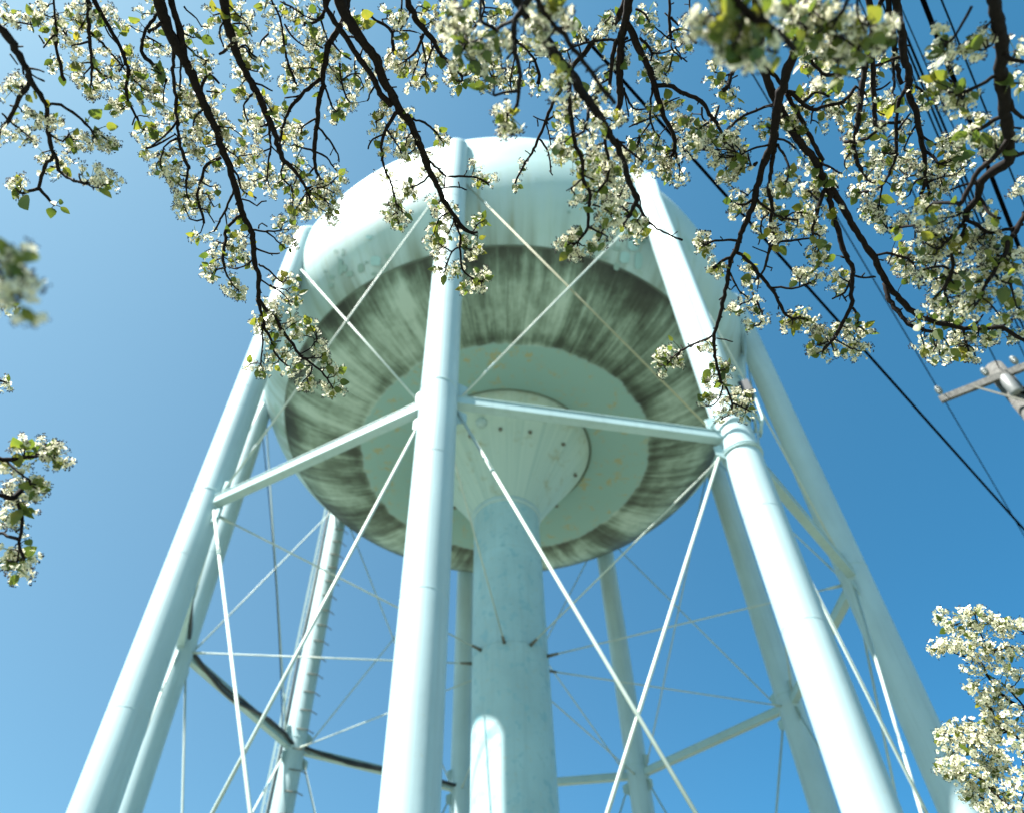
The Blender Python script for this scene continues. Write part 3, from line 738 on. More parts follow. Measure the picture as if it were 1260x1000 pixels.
BOUGHS = [
# left edge bough
(3, dict(d=(1.75, 2.05), yr=(40, 250), lines=[
 '0,34 13,50 22,67 32,83 38,101 49,117 56,128 58,144 59,162 63,180 67,190|9,7,5.5,4.5,4.5',
 '38,101 28,113 22,125 13,142 4,156|5,4', '67,190 62,196 54,207 50,223 48,232 58,243 67,253|4.5,4,2.6', '67,190 73,210 82,218 95,224 107,226|4.5,3,3.5',
 '48,232 35,235 24,238|4,3', '13,150 28,162 40,172|2.6,1.8', '3,140 13,150|3', '56,128 75,130 95,143 105,152 114,162|3.5,2.6', '63,166 78,175 85,165|2.4,2', '32,83 42,85 54,89|3,1.6',
 '12,66 22,80|2', '22,58 28,58|2'],
 clusters='20,100 17,105 30,130 36,140 48,150 38,160 62,155 72,150 32,175 45,175 55,190 75,200 60,212 22,225 18,236 20,165 106,212 118,216 128,226 100,210 82,172 92,178 102,178 118,158 126,170 116,180 132,178 138,174 25,160 12,110 128,214 138,222 3,170 4,235',
 leaves='31,250,20 63,262,13 76,249,10 80,260,11 118,140,17 84,158,15 94,163,11 138,156,12 140,180,13 130,238,16 108,148,9 36,122,11 42,118,11 58,128,9 30,236,12 66,250,10')),
# upper left cascade
(0, dict(d=(2.15, 2.35), yr=(0, 180), lines=[
 '112,-8 123,13 133,32 148,58 153,74 158,88 155,110 158,126 167,142 173,157 180,162|5,4.5,4,3,2', '167,142 163,154|2',
 '203,-5 196,16 180,36 175,54 176,68 189,81 205,100|5,4,3', '206,22 201,28 182,41|3.5', '180,45 202,58|2.5',
 '107,-8 109,13 110,45 113,72 112,101|4.5,4,2.5', '108,52 88,57|2.5', '113,81 126,92 137,97|2.8,2', '112,41 126,54 142,72 153,86|2.8,2', '112,82 103,92|2',
 '66,-8 67,13 70,41 69,61 74,79 78,99|3.8,3.2,1.8', '70,41 61,49 54,59|2.4', '48,44 54,54|1.8', '77,38 86,50 94,59|2.4', '10,26 28,29 43,31|2.2', '158,88 166,100 178,110|2.4', '153,86 146,68|2',
 '148,58 135,44 128,30|2.2', '105,-8 112,10 100,34|3,2'],
 clusters='20,20 32,25 45,30 55,20 62,35 70,30 85,20 95,18 80,42 66,50 84,56 95,62 105,20 99,35 115,40 118,55 130,58 135,68 118,75 100,76 90,85 80,85 71,80 100,95 112,105 120,115 108,112 128,105 135,95 125,85 140,80 148,95 145,108 152,120 140,128 165,80 160,98 170,95 165,72 150,25 140,20 158,35 175,15 185,20 190,35 185,55 195,60 178,75 190,90 200,95 165,115 175,110 185,112 200,110 195,125 180,130 205,135 185,145 160,160 170,168 185,160 198,160 207,150 178,172 142,134 150,132 172,88 155,60 5,20 12,12 40,18 60,8 78,6 96,6 118,8 130,14 165,10 190,8',
 leaves='80,32,12 44,28,11 60,78,11 66,86,9 118,78,12 140,35,14 152,42,12 165,25,13 172,92,15 195,85,17 199,96,18 180,106,12 169,155,12 187,163,18 158,128,9 140,140,9 85,17,10 133,133,10 150,122,11')),
# main left bough and its hanging end
(0, dict(d=(2.1, 2.35), yr=(0, 470), lines=[
 '193,-12 199,13 211,45 223,67 236,92 247,119 256,140 266,160 274,187 282,205 288,226 293,243 299,264 309,284 312,306 313,324 319,340 318,358 317,369|14,12,10.5,9.5,8.5,8,7,6.5,5',
 '208,-12 213,13 219,31 222,47 226,66|9,8,7',
 '317,368 321,386 325,402 332,416 337,432 346,444 354,450|4.5,3.2,2', '318,366 326,380 336,388 348,408 360,424 370,438 384,448 396,458 407,473|5,4,2.2', '322,390 323,420 321,448|2.6,2',
 '311,304 322,309 332,312 344,312|2.8,1.8', '317,326 328,330 340,342 348,348 352,342|2.8,1.8', '319,342 332,352 342,355 352,356|2.6', '332,351 346,360 356,370|2.4', '311,320 302,327 288,331 277,326|2.6',
 '288,232 286,239 277,259 270,273 264,284|3.2,2.4', '277,262 280,282|2.2', '297,264 284,275 278,284 277,298 274,316 276,330|4.5,3.4', '276,330 268,332 261,337|2.8', '276,330 280,340 286,350 293,357|3,2', '278,302 266,296|2.5',
 '310,283 326,285 346,284|3.2,2', '327,285 337,293 351,306|2.6,1.8', '318,282 319,277 322,275 329,279|2', '297,245 306,248 316,253 322,248 328,248|2.6,1.8', '284,207 293,217 299,235 316,244|3.6,2',
 '272,194 259,200 252,207 248,221 243,241 247,259 251,275|4,3', '217,140 219,158 223,185 232,208|4.5,3', '212,52 214,54 213,81 214,108 217,140|4.5,4', '220,55 223,72 221,108|3.5',
 '218,171 205,178 197,198|3', '218,150 203,167 186,180|3', '180,183 191,179 205,172 215,166|2.6', '232,206 229,230 232,246|3', '248,238 254,239 263,255|2.6', '247,257 254,259 264,275|2.6', '227,255 234,270 242,272 250,270|2.4',
 '270,156 285,158|2.4', '275,181 292,194|2.6', '247,118 247,112 254,94 259,92 270,103|4.5,2.5', '254,113 266,114|2.4', '223,50 241,68 257,76|2.8', '225,41 238,47|2.2', '226,8 230,13 242,23 248,33|2.2', '252,134 245,139 238,149|3',
 '206,30 196,28 188,40|2.6', '246,222 258,230 268,228|2.2', '368,436 380,430 390,418|2', '372,440 384,441 394,440|2', '336,420 346,420|2', '384,450 382,460 378,464|2'],
 clusters='190,165 183,190 190,200 200,205 205,215 212,200 196,212 222,215 228,222 215,228 220,245 230,245 225,260 236,255 245,225 250,235 262,228 268,236 255,250 265,258 232,160 240,150 235,170 245,165 250,155 258,170 240,185 250,190 260,185 230,190 222,180 262,205 272,200 272,150 280,163 285,178 295,185 300,173 290,195 303,195 316,193 310,203 298,222 305,228 290,262 283,270 245,293 250,302 260,290 265,305 260,315 275,285 285,287 295,290 300,300 282,305 296,318 293,310 355,272 345,277 361,283 350,293 362,300 356,312 347,316 238,50 232,45 255,35 262,28 240,85 250,80 260,76 268,82 255,92 262,120 270,115 250,128 262,140 225,110 232,118 238,105 230,130 240,138 222,140 238,120 226,122 215,150 228,150 247,145 252,166 246,176 268,140 276,152 208,190 218,205 226,200 236,230 238,242 252,262 262,340 266,328 258,332 280,318 288,344 296,350 290,360 298,362 300,318 306,322 288,310 282,356 335,345 350,340 356,346 362,352 360,362 364,372 356,378 352,366 345,350 323,372 332,380 338,374 344,382 318,392 325,396 334,392 342,398 315,402 346,404 352,410 322,408 336,404 360,392 368,396 376,400 374,412 366,408 388,406 398,410 402,418 392,422 396,432 390,428 398,440 404,450 412,452 418,458 372,472 378,478 384,470 402,478 412,482 420,478 424,474 350,432 358,440 366,448 372,454 378,452 346,428 330,424 338,440 348,452 356,458 308,450 316,456 322,462 328,458 314,446 334,446',
 leaves='261,322,15 250,314,12 252,325,9 288,290,11 295,273,11 300,281,12 268,238,10 271,254,9 224,257,11 300,176,12 188,164,15 311,396,12 374,360,13 368,344,9 378,394,14 384,404,10 364,356,11 333,376,12 355,426,11 334,428,11 400,442,10 424,470,12 320,460,9 325,462,9 365,374,9 288,344,10 262,342,10 238,66,9 256,50,14 244,46,10')),
# second bough
(0, dict(d=(2.0, 2.3), yr=(0, 280), lines=[
 '274,-12 279,27 286,47 293,70 304,92 315,113 326,137 337,162 347,194 360,208 371,222 378,236|11,10.5,9,8,7,5,3',
 '278,28 274,29 270,41 275,58|2.8,2', '286,54 279,61 270,67|4,3', '292,62 302,56 310,67 324,75|2.8,2', '296,58 302,59 310,72 321,77|2.4,1.8', '299,84 304,85 316,88|2.4', '312,102 322,105 335,112|2.8,2', '316,113 310,117 300,130 304,148|2.8,2', '330,152 320,157 313,157|2.4',
 '331,150 333,181 330,201 329,221|3,2', '333,183 320,189 317,194|2.2', '346,190 348,201 346,217 358,230|2.6,2', '352,200 362,204 372,212|2.2', '332,178 345,192|2', '322,122 330,130 336,140|2', '286,30 300,30 310,45|2.2', '280,5 292,18 304,26|2.4'],
 clusters='270,14 285,18 300,15 262,15 305,30 300,40 289,55 285,48 300,65 298,75 308,84 295,92 298,105 300,116 323,88 309,60 318,48 311,48 305,150 310,144 302,156 318,163 320,170 330,122 322,128 335,145 313,150 330,210 325,222 335,225 345,225 353,213 340,235 357,228 322,200 338,215 316,222 324,230 362,232 366,226 372,240 380,240 385,228 390,246 395,258 400,240 360,250 358,258 366,256 376,254 385,262 404,262 410,225 418,215 425,228 415,240 425,240 412,255 420,262 395,270 406,270 372,262 392,232 382,250 398,224',
 leaves='276,20,16 268,25,11 303,49,13 290,112,12 296,42,10 322,93,9 332,140,13 358,260,12 363,262,10 388,240,11 380,236,10 346,228,9 415,262,9')),
# upper middle twiggy boughs
(0, dict(d=(2.3, 2.55), yr=(0, 240), lines=[
 '428,-5 423,23 414,40 403,58 401,76 397,90 397,106 392,126 390,153 387,178 387,194 389,212 395,222 401,232|8,7.5,6.5,6,5.5,4.5,3',
 '397,99 394,99 378,110 360,130 353,142 347,160 345,178|5.5,4.5,2.6', '378,110 369,118 350,121|3', '398,104 403,115 409,133 414,137|3,2', '391,156 405,173 415,190 418,200|3,2', '390,146 378,152 371,158|2.6,2', '386,186 372,182 362,178|3', '387,206 378,217 372,226|2.6', '388,187 402,194 415,212|3,2',
 '405,-2 400,14 389,27 373,29|4,3', '398,18 394,23 399,36 403,50|3', '409,48 414,60 432,74|2.6,2', '434,64 437,68 436,86 439,94|2.6', '418,78 418,86 423,112 430,126|2.8,2', '421,99 432,92 446,91|2.4', '440,93 443,97 448,108|2.2',
 '330,-5 340,12 346,30 350,60 355,80 364,104|3,2.4', '350,30 362,48 376,58|2.4', '330,42 322,50 318,60|2.4', '352,80 362,88|2', '372,18 384,24 398,22|2.6', '345,2 360,10 372,18|3', '398,60 388,54 378,50|2.4', '392,88 382,84 370,86|2.4', '405,80 412,92 420,104|2.2', '404,70 392,78|2.2', '345,168 340,178 344,190|2.2'],
 clusters='335,18 345,14 355,28 345,40 365,24 370,38 380,20 390,14 336,38 335,58 346,60 350,74 362,64 370,68 358,54 375,55 385,60 380,75 370,90 378,100 365,106 390,86 395,40 352,84 400,60 405,75 415,70 410,85 425,86 398,80 420,100 428,100 438,87 434,112 428,128 435,132 425,122 440,106 446,86 410,140 420,138 408,148 416,146 388,44 380,44 372,52 364,36 386,34 368,78 376,82 384,98 372,108 362,112 360,96 366,84 388,70 392,52 350,100 342,134 335,146 344,146 359,158 366,155 345,170 355,176 345,186 364,168 372,170 400,256 378,250 384,240 392,236 356,168 352,158 406,64 412,96 344,112 352,18 326,8 344,4 366,8 386,6 412,6 365,186 368,200 376,202 362,208 398,210 372,214 404,222 408,236 396,248',
 leaves='394,22,12 380,30,15 386,40,13 330,32,13 394,72,16 384,92,12 424,84,13 420,142,13 412,144,12 388,116,12 364,150,13 360,162,9 348,62,10 372,14,12 350,128,9')),
# centre-left main bough reaching over the tank
(1, dict(d=(2.05, 2.35), yr=(0, 350), lines=[
 '414,-14 422,11 436,36 448,54 463,72 468,92 482,117 491,135 504,150 519,184 528,211 540,232 546,247 558,264 567,278 578,286 588,286|14,13,11.5,10.5,10,9,8,6.5,5.5,3.2',
 '398,-8 403,14 412,27 418,36 430,52 439,68 448,79 459,97 468,115 482,131|7.5,7,6.5,6', '446,52 440,46 426,46|3.2,2.4', '446,60 444,66 441,74|3',
 '464,103 457,113 452,124|2.4,1.8', '465,108 468,118 472,126|2.2', '488,138 477,155 472,167 470,180 473,207 481,225 487,250|5.5,4.2,3,2.6', '470,166 456,174 453,184|2.6,2', '476,160 489,179 495,190|2.8,2',
 '506,147 523,151 535,162 541,170|3.2,2.2', '522,190 532,202 549,216 565,217 581,218 590,220 602,228|3.2,2.6', '548,218 546,232|2.4', '543,232 563,230 574,234|2.6,1.8', '528,216 518,226 507,230|3,2', '566,232 564,224|1.8',
 '558,270 566,290 566,305 568,331 572,337 581,342 592,347|3.2,2.6', '565,303 579,307|2.6', '564,305 556,310 549,328|2.6,2', '545,304 556,310|2.2', '560,276 572,284 588,291|3', '580,288 588,276 596,272|2.2', '552,262 540,270 534,288|2.4', '560,270 552,288|2.2', '480,224 490,222|1.8', '512,166 510,184 500,190|2.4', '507,160 500,172|2.4', '468,90 474,92|1.8', '482,108 488,107|2', '487,116 490,121|2', '520,186 530,188|1.8', '470,146 462,150|2', '486,140 494,142|2'],
 clusters='465,150 460,160 474,166 476,185 470,192 500,166 490,172 500,180 505,190 496,196 470,140 476,136 494,146 500,138 492,160 500,172 515,212 520,217 505,228 500,235 509,238 535,216 539,222 463,104 450,98 455,82 445,70 446,86 487,254 478,262 484,258 492,260 496,270 500,264 488,274 480,270 492,276 535,253 543,255 541,265 550,260 545,275 555,270 535,285 545,285 530,290 540,298 535,305 545,310 530,318 540,320 545,330 538,330 560,264 585,276 592,270 570,295 575,300 585,300 580,312 590,308 588,342 596,346 600,340 592,335 590,352 578,352 570,356 584,354 586,205 591,215 600,222 598,232 545,172 540,165 548,178 538,172 555,335 565,330 560,340 548,338 566,296 596,280 512,178 528,198 532,262 538,276 552,284 528,300 588,222 474,214 486,240 440,28 450,34 430,34',
 leaves='534,250,13 539,291,14 544,296,12 555,292,12 589,269,11 595,274,12 500,266,9 505,267,12 546,345,14 570,352,11 602,341,12 560,256,10 470,190,9 500,138,12 452,18,14 454,30,17 426,130,9 532,276,9')),
# twiggy bough right of it
(1, dict(d=(2.05, 2.2), yr=(0, 120), lines=[
 '500,-10 506,12 515,29 526,41 535,54 544,70 558,81 565,90 569,99|8,7,6,5,3',
 '446,12 458,22 473,31 482,41 484,63|4.5,3.4,2.4', '482,40 486,39 500,38 513,40|3', '517,44 518,47 524,76 523,90|3.2,2.4', '521,42 513,63 500,74|4,2.6', '533,56 526,76 522,88|2.6', '514,62 517,68 511,86|2.2', '536,52 548,52 560,55 570,62|3', '495,-6 494,12 490,30|2.8', '505,12 500,26 492,38|2.6', '473,31 470,24 482,24|2.2', '530,48 532,62|2', '560,-6 558,18 552,34 556,44|3', '592,-5 596,10 590,26 580,38|3.2,2.4', '594,62 598,75 601,85 605,95|3,2', '601,76 612,84 622,84|2', '583,50 590,56 600,60|2.4', '630,112 628,100 634,68|2.4'],
 clusters='480,14 486,22 495,28 500,40 495,55 505,60 490,70 484,78 495,86 500,78 510,90 515,96 525,100 530,95 520,106 510,102 530,70 540,70 540,80 520,18 530,14 540,34 548,38 476,74 482,84 492,62 512,74 524,66 508,112 518,96 534,104 552,92 560,90 570,95 558,105 564,84 554,100 595,100 610,105 625,100 632,96 615,90 600,85 610,80 620,80 548,46 560,30 570,28 578,20 600,18 615,18 625,12 605,30 545,10 562,12 588,10 604,74 624,70 616,96 626,106 634,104 580,84 588,92 566,42 574,36 608,66 536,20',
 leaves='478,16,15 490,48,14 498,46,12 495,90,20 486,24,9 542,78,18 554,60,13 547,46,10 525,110,12 565,112,14 578,100,16 590,106,14 573,106,12 605,17,11 614,14,10 480,26,10')),
# near, soft bough at top centre
(1, dict(d=(1.22, 1.42), yr=(0, 150), label='soft near branch whose blossom hangs over the top of the tank', lines=[
 '655,-10 641,14 632,27 633,50 634,68 639,86 639,112 637,126 632,136|8,7,6,5,4.5', '641,16 630,25 614,34 600,44|5,4', '639,112 619,113 608,117|4,3', '592,-4 592,16 594,27 610,36|4.5,4', '634,50 648,62|4', '600,44 586,50 570,56|3', '585,-8 570,8 556,14|4', '634,132 624,142|3'],
 clusters='552,14 564,22 576,50 590,58 582,70 604,58 618,48 570,74 596,44 606,74 562,62 606,122 612,136 624,144 634,152 590,68 612,52 626,62 566,44 556,30 576,80 598,86 622,154 636,140',
 leaves='585,84,20 600,70,18 604,98,20 592,106,22 630,138,13 570,24,18 582,108,18')),
# near big bough centre-right that hangs over the tank
(1, dict(d=(1.30, 1.85), yr=(0, 280), lines=[
 '628,-14 644,12 657,31 670,49 682,65 694,82 706,94 718,117 729,131 742,150 753,170 764,191 774,225 783,246 774,267 766,277|14,13,12,11,9,8,6.5,4.5', '783,250 800,275 821,288 839,296|4,2.6,3', '768,230 764,238 764,252 774,262|2.8', '758,172 770,183 791,200|3.6,2.6', '701,96 701,135 705,166 716,200 718,221 726,242 723,267 724,280 711,298|6,5,4.5,3.4', '724,280 741,288 748,292|3.2', '716,221 708,228 697,235|3', '745,160 745,177 751,204 747,221 732,240|4.2,3', '730,252 742,256 753,263|2.8', '728,128 724,137 720,158 709,168|4.5,3',
 '692,78 684,96 692,112|3', '782,252 790,262 784,272|2.6', '705,166 696,174 690,176|2.4', '776,232 786,240 788,256|2.4', '700,90 688,90 676,92|3'],
 clusters='690,94 684,106 692,118 702,124 698,134 708,130 738,114 746,124 740,140 752,150 736,152 746,160 756,144 730,162 728,130 722,120 720,195 730,190 726,205 736,202 742,195 728,215 740,210 748,216 756,206 760,215 766,200 757,190 764,225 745,230 736,235 755,240 765,236 750,250 712,240 704,247 718,235 742,265 750,272 758,278 746,280 765,266 774,276 760,262 786,280 788,288 781,270 790,256 694,296 700,303 706,310 716,305 712,314 725,306 735,300 741,296 700,312 785,224 770,210 776,198 706,196 702,184 730,178 738,180 732,226 720,250 752,222 768,250 756,256 772,286 748,258 716,292 730,292 690,304 688,192 692,180',
 leaves='686,186,20 724,258,18 742,222,16 752,244,20 744,236,16 764,282,14 693,316,14 740,305,14 712,217,12 712,288,12 744,272,15 696,86,18 720,228,12 734,210,14 700,308,13 733,150,16 764,276,12 744,252,13')),
# thin soft twig beside it
(2, dict(d=(1.15, 1.2), yr=(0, 150), lines=[
 '655,-8 668,14 684,34 695,43 706,61 718,76 729,92 743,112 756,128|6.5,6,5.5,4.5', '684,34 676,46 668,56|4', '729,90 738,84 749,78|3.4', '660,-6 664,14 670,24|4'],
 clusters='672,18 688,24 664,36 682,42 694,30 662,14 700,18 676,8 690,8 670,50 656,26',
 leaves='690,84,20 698,94,14 684,74,14')),
# sharp twigs behind
(2, dict(d=(2.25, 2.4), yr=(0, 250), lines=[
 '772,-8 760,23 747,36 729,54 713,72 702,86 700,108|8,7.5,6.5,5', '698,63 711,56 738,50 756,49 772,48|2.4,4', '698,62 702,76|2', '634,48 648,61 659,77 664,94 661,104|5,3.6,2', '659,76 652,77 651,92|2', '657,68 670,69|2', '648,62 656,58 664,60|2',
 '690,110 678,133 671,149 663,170 654,189 640,212 634,226|4.4,3.6,2.4', '711,133 690,139 674,147|3,2.2', '674,150 661,146 656,143|2.2,1.6', '664,171 675,189 678,212|2.8,1.8', '671,149 676,166 678,184|2', '652,190 646,186|1.6', '661,147 662,156|1.6', '676,210 680,216|1.8', '712,56 715,66 722,70|2.2', '700,100 690,112|4'],
 clusters='645,50 640,58 663,55 666,62 676,66 645,68 652,96 660,112 668,106 648,203 642,206 636,228 705,36 712,43 718,39 690,155 684,160 700,150 694,170 706,176 700,182 710,166 716,156 700,192 738,50 646,56 688,66 762,30 744,30 748,22 680,62',
 leaves='710,28,16 706,42,13 722,44,10 632,230,9 641,230,8')),
# double-stemmed dark bough at centre right
(2, dict(d=(2.1, 2.3), yr=(0, 220), lines=[
 '776,-14 772,13 765,47 763,81 763,117 762,134 760,150|11,10,9,8,7', '770,30 776,36 787,63 797,81 805,103 810,122 815,139 824,157 830,170 830,186|8.5,8,7,5.5,4.5', '806,105 818,105 828,108 844,116 864,126 875,144 882,152 889,168 897,190|6,5.5,4.5,3.4', '879,150 885,130|3.4', '889,168 900,155 914,144 940,132 955,128|3.4,3.2', '876,148 866,154 860,160|3', '864,132 864,146 868,150|2.6',
 '760,50 756,59 752,86 749,115|5.5,4.5', '765,106 779,133 797,134|3.2,2', '752,98 743,101 731,112|2.8,2', '803,106 800,140 803,158 812,169|3.2,2', '813,141 800,146 792,149 780,154 774,157|3.2,2', '799,152 788,169|2.6', '822,154 812,166|2', '824,-8 824,36 826,47|4.5,3', '826,22 835,32|3', '806,34 821,47 830,50|2.6', '821,45 835,36 859,41|2.8', '846,43 857,54|2.4', '848,-6 851,38|3', '826,54 828,63 846,76|2.6', '828,67 823,86 818,92|2.6', '787,47 799,58 803,67 800,76|3.4', '803,66 815,66 826,62|2.4',
 '922,60 914,74 902,86 896,106 890,112|5.4,4', '914,73 900,75 887,79|2.6', '898,92 886,96|2.4', '896,106 904,119|2.6', '800,84 808,96|2.4', '780,48 770,52 764,58|3', '762,134 752,140|3', '782,10 794,18 800,30|3', '818,128 826,124 836,120|2', '768,108 770,124 774,144|2', '752,20 744,28|2.4', '826,24 818,16|2', '830,58 836,66 838,74|2'],
 clusters='748,28 744,36 768,65 760,72 770,75 758,80 752,72 790,76 785,85 792,92 745,92 740,98 800,65 805,74 812,68 805,86 815,85 808,96 818,92 800,30 792,28 845,28 855,24 862,18 796,48 840,55 850,60 825,128 829,132 785,141 790,146 800,138 806,130 782,136 830,148 836,152 840,160 860,155 855,165 870,165 880,170 890,180 900,174 905,171 895,145 905,148 878,90 880,98 893,112 902,120 898,116 796,80 822,76 836,44 812,54 782,70 800,18 784,20 808,176 790,170 782,186 800,180 809,186 816,191 821,182 829,190 815,200 825,206 805,195 836,190 795,176 786,205 820,215 826,220 840,218 838,222 780,215 800,168 832,202 812,210 792,190 786,196 778,180 772,190 850,162 845,170 866,160 876,162 886,166 908,150 878,144 852,146 820,196',
 leaves='766,77,12 768,82,12 797,32,12 788,26,12 832,74,13 792,38,10 880,78,14 882,102,11 898,124,15 890,118,12 840,150,13 852,162,12 778,180,14 800,205,11 790,198,12 792,92,11 810,58,9 788,72,10')),
# very near out-of-focus bough top right
(2, dict(d=(.92, 1.02), yr=(0, 120), label='nearest branch, thrown out of focus along the top edge', lines=[
 '900,-12 915,12 927,23 949,34 963,49 977,60|10,9,8', '900,-6 884,20 876,40|5', '915,14 912,36 904,54|5', '949,34 952,50 944,62|5', '927,-6 936,12 938,24|5', '884,20 872,20 864,30|4', '930,26 926,42 930,58|4'],
 clusters='872,22 888,16 880,42 896,34 908,24 900,54 914,50 906,70 892,60 926,42 936,58 922,14 940,26 886,28 902,8 868,34 918,66 948,64',
 leaves='882,46,22 902,18,18 932,66,24 948,46,22 940,36,20 912,30,16 924,74,18')),
(2, dict(d=(1.2, 1.35), yr=(0, 130), label='soft near branch of blossom hanging over the sky at the upper right', lines=[
 '1050,-12 1032,20 1026,40 1034,56 1038,70|5,4.5,3.5', '1032,22 1018,30 1004,44|3.5', '1010,-8 1000,12 988,26|4', '1026,40 1042,52 1054,60|3.4', '1036,64 1030,80 1036,94|3.4', '1000,14 1012,24|3', '1058,-8 1054,12 1060,30|4'],
 clusters='980,26 992,18 1002,36 1012,26 1022,18 1008,48 1018,56 1026,44 1036,38 1046,50 1040,66 1030,76 1024,88 1036,92 1048,76 1050,58 998,10 1040,24 976,14 986,42 1012,64 1056,40 1062,24 1028,62 1066,46 1080,34 1086,42 1074,48 1020,8',
 leaves='985,44,16 1002,56,15 1040,72,16 1048,82,15 1012,16,14 1036,90,18 1024,104,20 1008,46,13 1082,48,17 1096,52,14 990,24,14')),
# forked dark bough hanging in front of the right leg
(2, dict(d=(1.85, 2.2), yr=(0, 500), label='long forked branch hanging down in front of the front right leg', lines=[
 '994,-14 986,15 985,45 977,67 970,83 963,108 957,128 954,153 950,178 944,190 935,216 929,246 920,269 912,288 906,307 899,322 894,353 887,383 879,412 880,438 885,461 888,472|12,11.5,11,10.5,9.5,8,7,6,5,4,3.6',
 '888,470 894,478 901,496 898,508 887,516|2.8,2', '901,496 912,500 922,506|2.4', '889,474 886,488 878,498 870,500|2.2', '879,413 862,420 846,427 838,432 832,438|3.4,2.6', '882,416 892,418 902,421|2', '840,430 828,440 818,452|2.2',
 '900,317 888,322 878,331|4.4,4', '910,296 895,296 880,296 868,302|3.6,3', '905,310 913,314 929,332 947,353 961,378 968,388 975,392 984,392 996,394|5,4,2.8', '947,354 960,354 975,355 988,352 996,348|3.2,2.6', '984,352 984,344|2', '950,296 947,300 943,325 938,336 931,344|3,2.4', '898,336 904,348 912,362|2.8', '906,380 912,374 920,372 928,364|2.4', '926,360 931,371 938,388 934,400 926,402|2.6,2', '912,360 920,366|2.2', '930,330 934,345 932,356|2',
 '954,176 952,186 948,216 946,235 950,254 949,281 954,298 948,308 944,315 943,328|5.5,4.6,3.2', '954,298 973,296 998,293|3.4,2.6', '933,301 936,290 937,273 946,262|2.8', '930,244 935,250 946,258 954,265 970,270 981,271|3.6,2.6', '957,178 969,201 969,222|3.6,2.6', '955,170 958,171 971,176 979,184|3.4', '950,178 942,180 925,184 912,191|3.2,2.4', '920,188 924,204|2', '930,230 924,236 921,240|2.6', '932,200 928,203|5', '912,290 912,300|2', '910,262 904,268|2.4', '926,246 918,252 908,252|4,2.6', '946,312 936,308 926,304|2.2', '944,328 950,330 948,334|2', '962,272 975,262 985,262|2.4', '950,282 962,276|2.2', '900,356 906,350|2'],
 clusters='905,245 912,250 908,259 902,250 898,256 914,242 935,250 930,265 940,240 945,260 955,256 935,278 945,287 960,270 970,276 976,286 985,265 991,260 980,278 995,270 1000,280 1008,276 955,290 958,302 965,240 960,226 955,230 970,216 968,228 860,295 867,300 862,306 872,307 856,302 866,292 882,332 888,330 878,326 912,324 918,330 910,335 918,345 925,350 930,358 918,362 922,370 930,378 902,375 906,382 938,394 930,402 926,398 985,335 990,340 996,335 1003,340 980,338 1008,334 976,390 985,385 995,392 990,400 972,400 1000,396 968,396 818,432 812,438 825,440 834,438 840,446 830,448 815,456 820,461 811,444 870,425 876,431 880,445 888,450 885,460 892,456 870,465 878,470 890,468 870,498 880,490 890,500 900,490 910,500 918,494 922,506 885,508 895,512 912,510 905,482 920,488 868,490 874,484 914,496 900,504 943,162 938,156 960,155 975,148 948,270 962,262 910,178 914,186 905,196 918,200 908,205 900,190 894,170 900,178 888,190 880,180 875,186 862,182 858,174 850,168 845,176 855,182 868,172 890,200 895,210 884,215 899,216 910,206 918,196 893,222 878,198',
 leaves='906,248,12 855,296,12 870,294,10 972,214,13 975,232,16 966,236,12 958,242,10 944,286,14 906,382,15 918,342,13 922,328,9 989,380,11 981,400,12 982,402,10 860,430,12 869,460,13 868,468,12 868,486,12 815,442,10 825,416,9 824,428,9 960,262,11 955,306,11 962,312,12 938,156,10 910,196,12 902,204,12 886,214,11 882,178,13 850,180,12 892,488,10 875,450,8 998,280,10')),
# long right bough sweeping down to the right edge
(2, dict(d=(1.9, 2.25), yr=(0, 430), label='long branch sweeping down the right side to the right edge', lines=[
 '928,-12 936,50 936,76 941,90 950,115 957,126 961,135 972,156 988,180 1003,199 1012,218 1022,233 1032,246 1045,269 1056,290 1075,315 1083,334 1096,355 1115,376 1132,389 1153,398 1172,400 1186,404 1210,404 1233,403 1246,412 1262,420|9,9,9,8.5,8,7.5,7,6.5,5.5,4.6,4',
 '940,77 950,90 961,103 968,112|5,4', '1089,348 1093,366 1106,385 1117,398 1132,404 1151,410|6,5,3.6', '1076,315 1086,312 1098,313 1119,319|3.6,3', '1098,314 1093,325|2.2', '1172,400 1188,387 1193,379|3', '1196,404 1210,387|3', '1186,405 1187,414 1190,425|3.4', '1106,383 1110,380|2.4', '1130,390 1134,400|3.5', '1117,398 1126,394|2.4', '1232,403 1240,396 1250,390|2.6',
 '1018,230 1022,246 1026,267 1033,290 1041,315 1048,326 1049,341 1047,366 1048,376 1037,397 1026,416 1020,423 1012,432|7,6.5,6,5,4,3', '1018,232 1015,233 1007,254 1003,271|5.5,4.5', '1006,246 1000,240 992,233|3', '1050,339 1062,342 1077,341|3,2.4', '1060,341 1064,336|2', '1047,343 1039,360 1024,368|3,2', '1036,362 1042,372|2', '1049,378 1055,389 1055,402|3,2.4', '1026,417 1036,422 1047,429|2.6', '1022,420 1026,432|2.2', '1040,392 1030,413 1014,431|3', '1035,315 1040,318|3',
 '968,115 983,142 995,166 1009,191 1013,198|5.2,4.4', '970,113 990,130 1001,135 1012,132 1037,126 1053,108|5,4.6,3.6', '1001,135 997,153|2.6', '990,124 1006,113 1020,120|4,3', '985,54 988,59 1001,79 1012,90 1030,94|4.2,3', '1010,88 1011,104|2.6', '1012,198 1010,214|3', '1010,200 1024,208 1036,214|3', '1003,271 1000,284 1000,300|4', '1028,226 1032,232|2', '968,113 978,114|5', '998,286 1008,290 1006,302|2.6', '1020,420 1010,424|2.2'],
